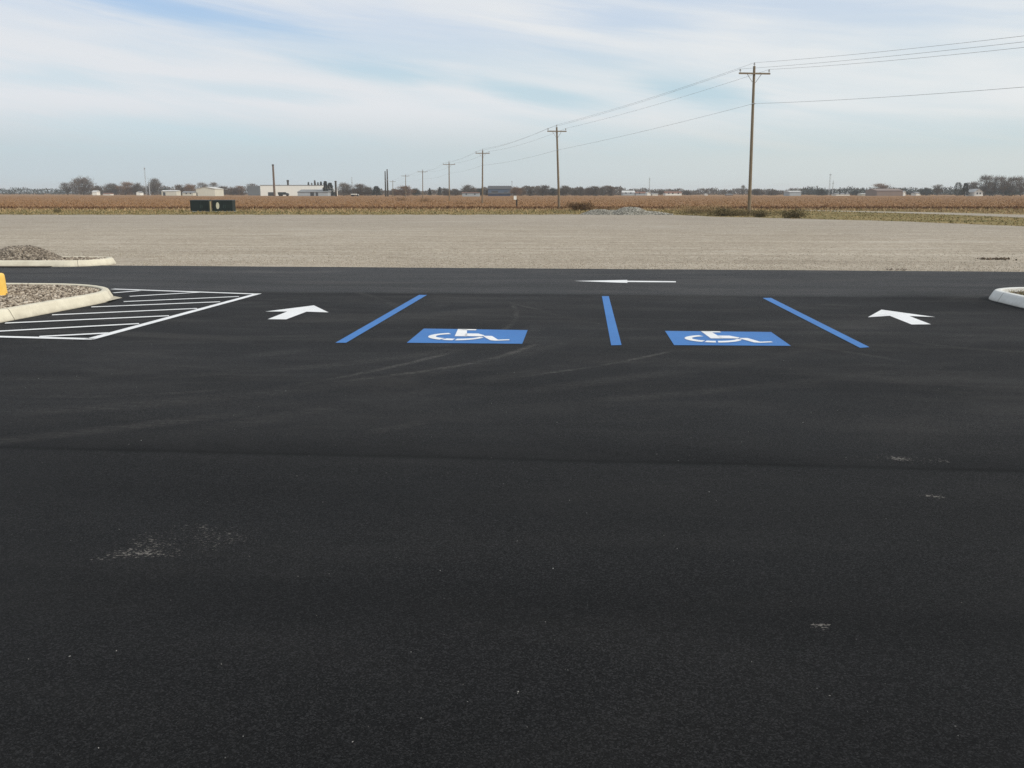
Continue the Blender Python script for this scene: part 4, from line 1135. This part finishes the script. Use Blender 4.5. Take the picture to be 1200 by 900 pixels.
PROTO = {k: [proto_tree(k, s) for s in ss] for k, ss in {'round': (1, 2, 3, 4), 'vase': (5, 6, 7), 'slim': (8, 9), 'conifer': (10, 11), 'column': (12,), 'roundcon': (13,)}.items()}
cnt = 0
def tree(px, ytop, wpx, kind, mat, Y, label, group='trees beyond the field', zb=-.47):
    global cnt; cnt += 1
    t = far(px, ytop, Y); H = t.z - zb; k = Y / F
    pt, pc_, ww = PROTO[kind][cnt % len(PROTO[kind])]
    root = empty({'conifer': 'conifer_tree', 'column': 'conifer_tree', 'roundcon': 'conifer_tree'}.get(kind, 'bare_tree'), (t.x, Y, zb), label, 'tree', group)
    sx = wpx * k / ww * (1.28 if kind in ('round', 'vase', 'slim') else 1.1)
    a = rnd.uniform(0, 6.28)
    for src, m_ in ((pt, m_bark), (pc_, TM[mat])):
        o = src.copy(); col.objects.link(o); o.parent = root
        o.scale = (sx, sx, H); o.rotation_euler = (0, 0, a)
        o.material_slots[0].link = 'OBJECT'; o.material_slots[0].material = m_
TREES = [
 (78, 212, 16, 'vase', 'grey', 720, 'thin grey bare tree left of the biggest round left tree'),
 (96, 204, 25, 'round', 'brown', 720, 'biggest round brown tree at the far left'),
 (114, 216, 12, 'round', 'grey', 730, 'small dark tree right of the biggest left tree'),
 (129, 213, 17, 'round', 'grey', 720, 'grey bushy tree at left end of brown thicket'),
 (146, 211, 20, 'round', 'rust', 720, 'reddish brown bushy tree in the middle of the left thicket'),
 (160, 212.3, 15, 'round', 'grey', 720, 'grey bushy tree just left of the thin lattice mast'),
 (179, 206.5, 18, 'round', 'grey', 700, 'tall dark grey tree just right of the thin lattice mast'),
 (192, 219, 10, 'round', 'dark', 720, 'low dark tree behind the low cream shed'),
 (211, 214.5, 14, 'round', 'brown', 660, 'brown bushy tree right of the low cream shed'),
 (221, 213.2, 13, 'round', 'rust', 660, 'reddish tree behind the smallest cream shed'),
 (238, 212.3, 13, 'vase', 'pale', 700, 'thin pale tree showing above the pale gabled barn'),
 (250, 212, 12, 'vase', 'pale', 700, 'thin pale tree behind right corner of the pale barn'),
 (260, 216.5, 13, 'round', 'grey', 700, 'grey tree right of the pale gabled barn'),
 (273, 218, 14, 'round', 'brown', 660, 'low reddish tree midway between barn and warehouse'),
 (282, 216, 10, 'slim', 'rust', 660, 'narrow reddish tree midway between barn and warehouse'),
 (295, 213.5, 12, 'slim', 'grey', 660, 'narrow grey tree at the left end of the warehouse'),
 (361.3, 213, 3.4, 'column', 'dark', 610, 'thin dark conifer above warehouse roof, leftmost of its row'),
 (368.8, 210.8, 3.4, 'column', 'brown', 610, 'thin brownish conifer above warehouse roof, tallest of its row'),
 (365.3, 214, 2.6, 'column', 'brown', 610, 'tiny brownish conifer between two thin ones above the roof'),
 (372.5, 213.3, 3.2, 'column', 'dark', 610, 'thin dark conifer right of the tallest thin one above roof'),
 (376, 212.4, 4, 'column', 'dark', 600, 'dark conifer nearest the two big ones above roof'),
 (381, 211.8, 7, 'column', 'dark', 540, 'big dark conifer over the small white shed'),
 (386.5, 214, 10, 'conifer', 'dark', 545, 'wide dark conifer left of the black smokestack'),
 (402, 212.2, 17, 'round', 'pale', 560, 'pale grey tree right of the black smokestack'),
 (420, 213.6, 20, 'round', 'brown', 560, 'broad brown tree above the white box truck'),
 (431, 217, 12, 'round', 'grey', 560, 'small grey tree left of the dark low tree'),
 (441, 218, 12, 'conifer', 'dark', 560, 'dark low tree left of the twin masts'),
 (462, 220, 10, 'round', 'brown', 560, 'small brown tree right of the twin masts'),
 (474, 216, 20, 'round', 'rust', 540, 'orange brown tree under the sixth utility pole'),
 (487, 219, 9, 'round', 'dark', 560, 'dark bushy tree left of the fifth utility pole'),
 (503.5, 220.3, 4, 'conifer', 'dark', 600, 'small pointed conifer right of the fifth utility pole'),
 (515.2, 219, 4.5, 'conifer', 'dark', 600, 'small pointed conifer left of the fourth utility pole'),
 (524, 219.5, 13, 'round', 'grey', 560, 'grey bushy tree behind the fourth utility pole'),
 (534, 220, 10, 'round', 'grey', 570, 'grey tree right of the fourth utility pole'),
 (549, 214.8, 17, 'round', 'grey', 550, 'round grey tree standing over the long low white shed'),
 (562, 219.5, 10, 'round', 'dark', 560, 'dark tree just behind the third utility pole'),
 (573, 218, 10, 'round', 'grey', 590, 'grey tree at left end of the large blue building'),
 (604, 217, 14, 'round', 'rust', 540, 'reddish tree at right end of the large blue building'),
 (611, 219, 10, 'round', 'brown', 550, 'small brown tree above the short dark post'),
 (622, 217, 13, 'slim', 'grey', 560, 'upright grey tree left of the wood by second pole'),
 (636, 215.2, 18, 'round', 'grey', 550, 'broad grey tree left of the second utility pole'),
 (648, 218.6, 11, 'round', 'dark', 560, 'dark tree touching the left side of second utility pole'),
 (661, 215.8, 17, 'round', 'grey', 550, 'broad grey tree touching the right side of second utility pole'),
 (673, 220.5, 9, 'round', 'grey', 560, 'low grey tree above the brown weed clump'),
 (681, 218.5, 10, 'slim', 'grey', 560, 'slim grey tree above the brown weed clump'),
 (690, 217.6, 11, 'round', 'brown', 550, 'brownish tree in middle of the right part of wood'),
 (698, 216.4, 11, 'slim', 'grey', 550, 'slim tall grey tree in right part of wood'),
 (707, 217.5, 11, 'round', 'grey', 560, 'grey tree second from the right end of wood'),
 (716, 216.6, 11, 'slim', 'brown', 550, 'slim brownish tree at the right end of wood'),
 (739, 220.6, 4, 'vase', 'grey', 680, 'little bare tree above the pale grey house'),
 (751, 223.2, 11, 'round', 'dark', 680, 'low dark tree behind the rust roofed low house'),
 (775, 220.5, 7, 'vase', 'grey', 660, 'little bare tree right of the lattice mast houses'),
 (806, 222.3, 11, 'round', 'grey', 680, 'low grey tree right of the long white house'),
 (871, 215.8, 6, 'vase', 'pale', 640, 'thin pale tree left of the tallest utility pole'),
 (888, 220.3, 16, 'round', 'grey', 620, 'low grey tree just right of the tallest utility pole'),
 (905, 221.4, 14, 'round', 'grey', 620, 'low grey tree left of the grey metal barn'),
 (963, 220.8, 14, 'round', 'dark', 620, 'dark rounded tree at the foot of the steel tower'),
 (1003, 222, 12, 'round', 'dark', 620, 'dark low tree behind white ranch house'),
 (1033.5, 213.4, 17, 'vase', 'rust', 600, 'orange tinted bare tree above the wide brown hall'),
 (1051, 219.3, 12, 'round', 'grey', 620, 'grey tree behind the right end of brown hall'),
 (1099.5, 214.6, 11, 'vase', 'grey', 560, 'bare round-topped tree left of the dark conifers'),
 (1086, 218.5, 12, 'round', 'dark', 600, 'dark low tree left of the bare round-topped tree'),
 (1123.5, 213.4, 8.5, 'roundcon', 'dark', 520, 'round dark evergreen left of the white farmhouse'),
 (1132, 214.4, 9, 'conifer', 'dark', 525, 'pointed dark evergreen left of the white farmhouse'),
 (1141, 211, 14, 'vase', 'grey', 530, 'bare tree behind the white farmhouse'),
 (1156, 202.8, 15, 'vase', 'grey', 520, 'tall bare tree right of farmhouse, leftmost of its row'),
 (1166, 203.2, 14, 'vase', 'grey', 525, 'tall bare tree second from left in the right row'),
 (1178, 204.2, 14, 'vase', 'brown', 520, 'tall brownish bare tree in the middle of the right row'),
 (1188, 204.8, 13, 'vase', 'grey', 520, 'tall bare tree next to last in the right row'),
 (1199, 203.6, 16, 'vase', 'brown', 525, 'tall bare tree cut by the right edge of the view'),
 (1161, 216, 16, 'round', 'dark', 540, 'dark undergrowth tree below the leftmost tall bare trees'),
 (1184, 216, 22, 'round', 'dark', 540, 'dark undergrowth tree below the rightmost tall bare trees'),
]
for t in TREES: tree(*t)

# far-off woods that read as one mass along the horizon
def woods(x0, x1, ylo, yhi, Y, mat, n, label, seed):
    r = np.random.default_rng(seed)
    px = r.uniform(x0, x1, n); k = Y / F
    Xc = (px - 600) / (F * .977) * Y / 1.0
    a, b_ = far(x0, 225, Y).x, far(x1, 225, Y).x
    X = r.uniform(a, b_, n)
    q = (X - a) / (b_ - a)
    prof = .55 + .30 * np.abs(np.sin(X * .085 + seed) * np.sin(X * .037 + seed * 2)) + .16 * np.sin(X * .23 + seed) + .14 * np.sin(X * .61 + 2 * seed)
    top = far(600, yhi, Y).z + .47; lo_ = far(600, ylo, Y).z + .47
    hh = lo_ + (top - lo_) * np.clip((prof - .5) / .6, 0, 1)
    z = -.47 + r.uniform(0, 1, n) * hh
    c0 = np.stack([X, Y + r.uniform(-14, 14, n), z], 1); d = r.normal(0, .6, (n, 3)) + np.array((0, 0, 1.)); d /= np.linalg.norm(d, axis=1)[:, None]
    s_ = np.cross(d, r.normal(0, 1, (n, 3))); s_ /= np.linalg.norm(s_, axis=1)[:, None]
    L = r.uniform(.7, 1.9, n)[:, None]
    tag(soup('distant_woods', np.stack([c0 - s_ * L * .22, c0 + s_ * L * .22, c0 + d * L], 1), TM[mat], None), label, 'woods', kind='stuff')
woods(-80, 128, 222.8, 219.8, 950, 'dark', 7000, 'low dark line of distant woods at the far left', 1)
woods(120, 330, 222, 217, 860, 'grey', 9000, 'grey distant woods behind the barn and warehouse', 2)
woods(388, 560, 224.5, 219.5, 760, 'grey', 6000, 'grey distant woods behind the twin masts', 3)
woods(555, 728, 222.5, 217.5, 690, 'grey', 9500, 'grey distant woods behind the blue building', 4)
woods(725, 960, 224, 219.8, 820, 'grey', 10500, 'low dark distant woods behind the tallest pole', 5)
woods(940, 1260, 222.8, 218.2, 760, 'dark', 13500, 'low dark distant woods behind the hall and farmhouse', 6)

# ------------------------------------------------------------------ haze
HAZE = 0.00022
if HAZE:
    mb = MB(); mb.box(-2500, 2500, -400, 3700, -1.6, 26)
    m = bpy.data.materials.new('haze_air'); m.use_nodes = True; t = m.node_tree; t.nodes.clear()
    out = t.nodes.new('ShaderNodeOutputMaterial'); pv = t.nodes.new('ShaderNodeVolumePrincipled')
    pv.inputs['Color'].default_value = (.80, .87, .93, 1); pv.inputs['Density'].default_value = HAZE; pv.inputs['Anisotropy'].default_value = 0.2
    t.links.new(pv.outputs[0], out.inputs['Volume'])
    hzo = mb.build('haze', m); hzo['kind'] = 'stuff'; hzo['label'] = 'thin pale haze in the air over the field'; hzo['category'] = 'haze'
scene.cycles.volume_bounces = 1
scene.cycles.use_denoising = True
scene.cycles.denoising_prefilter = 'NONE'
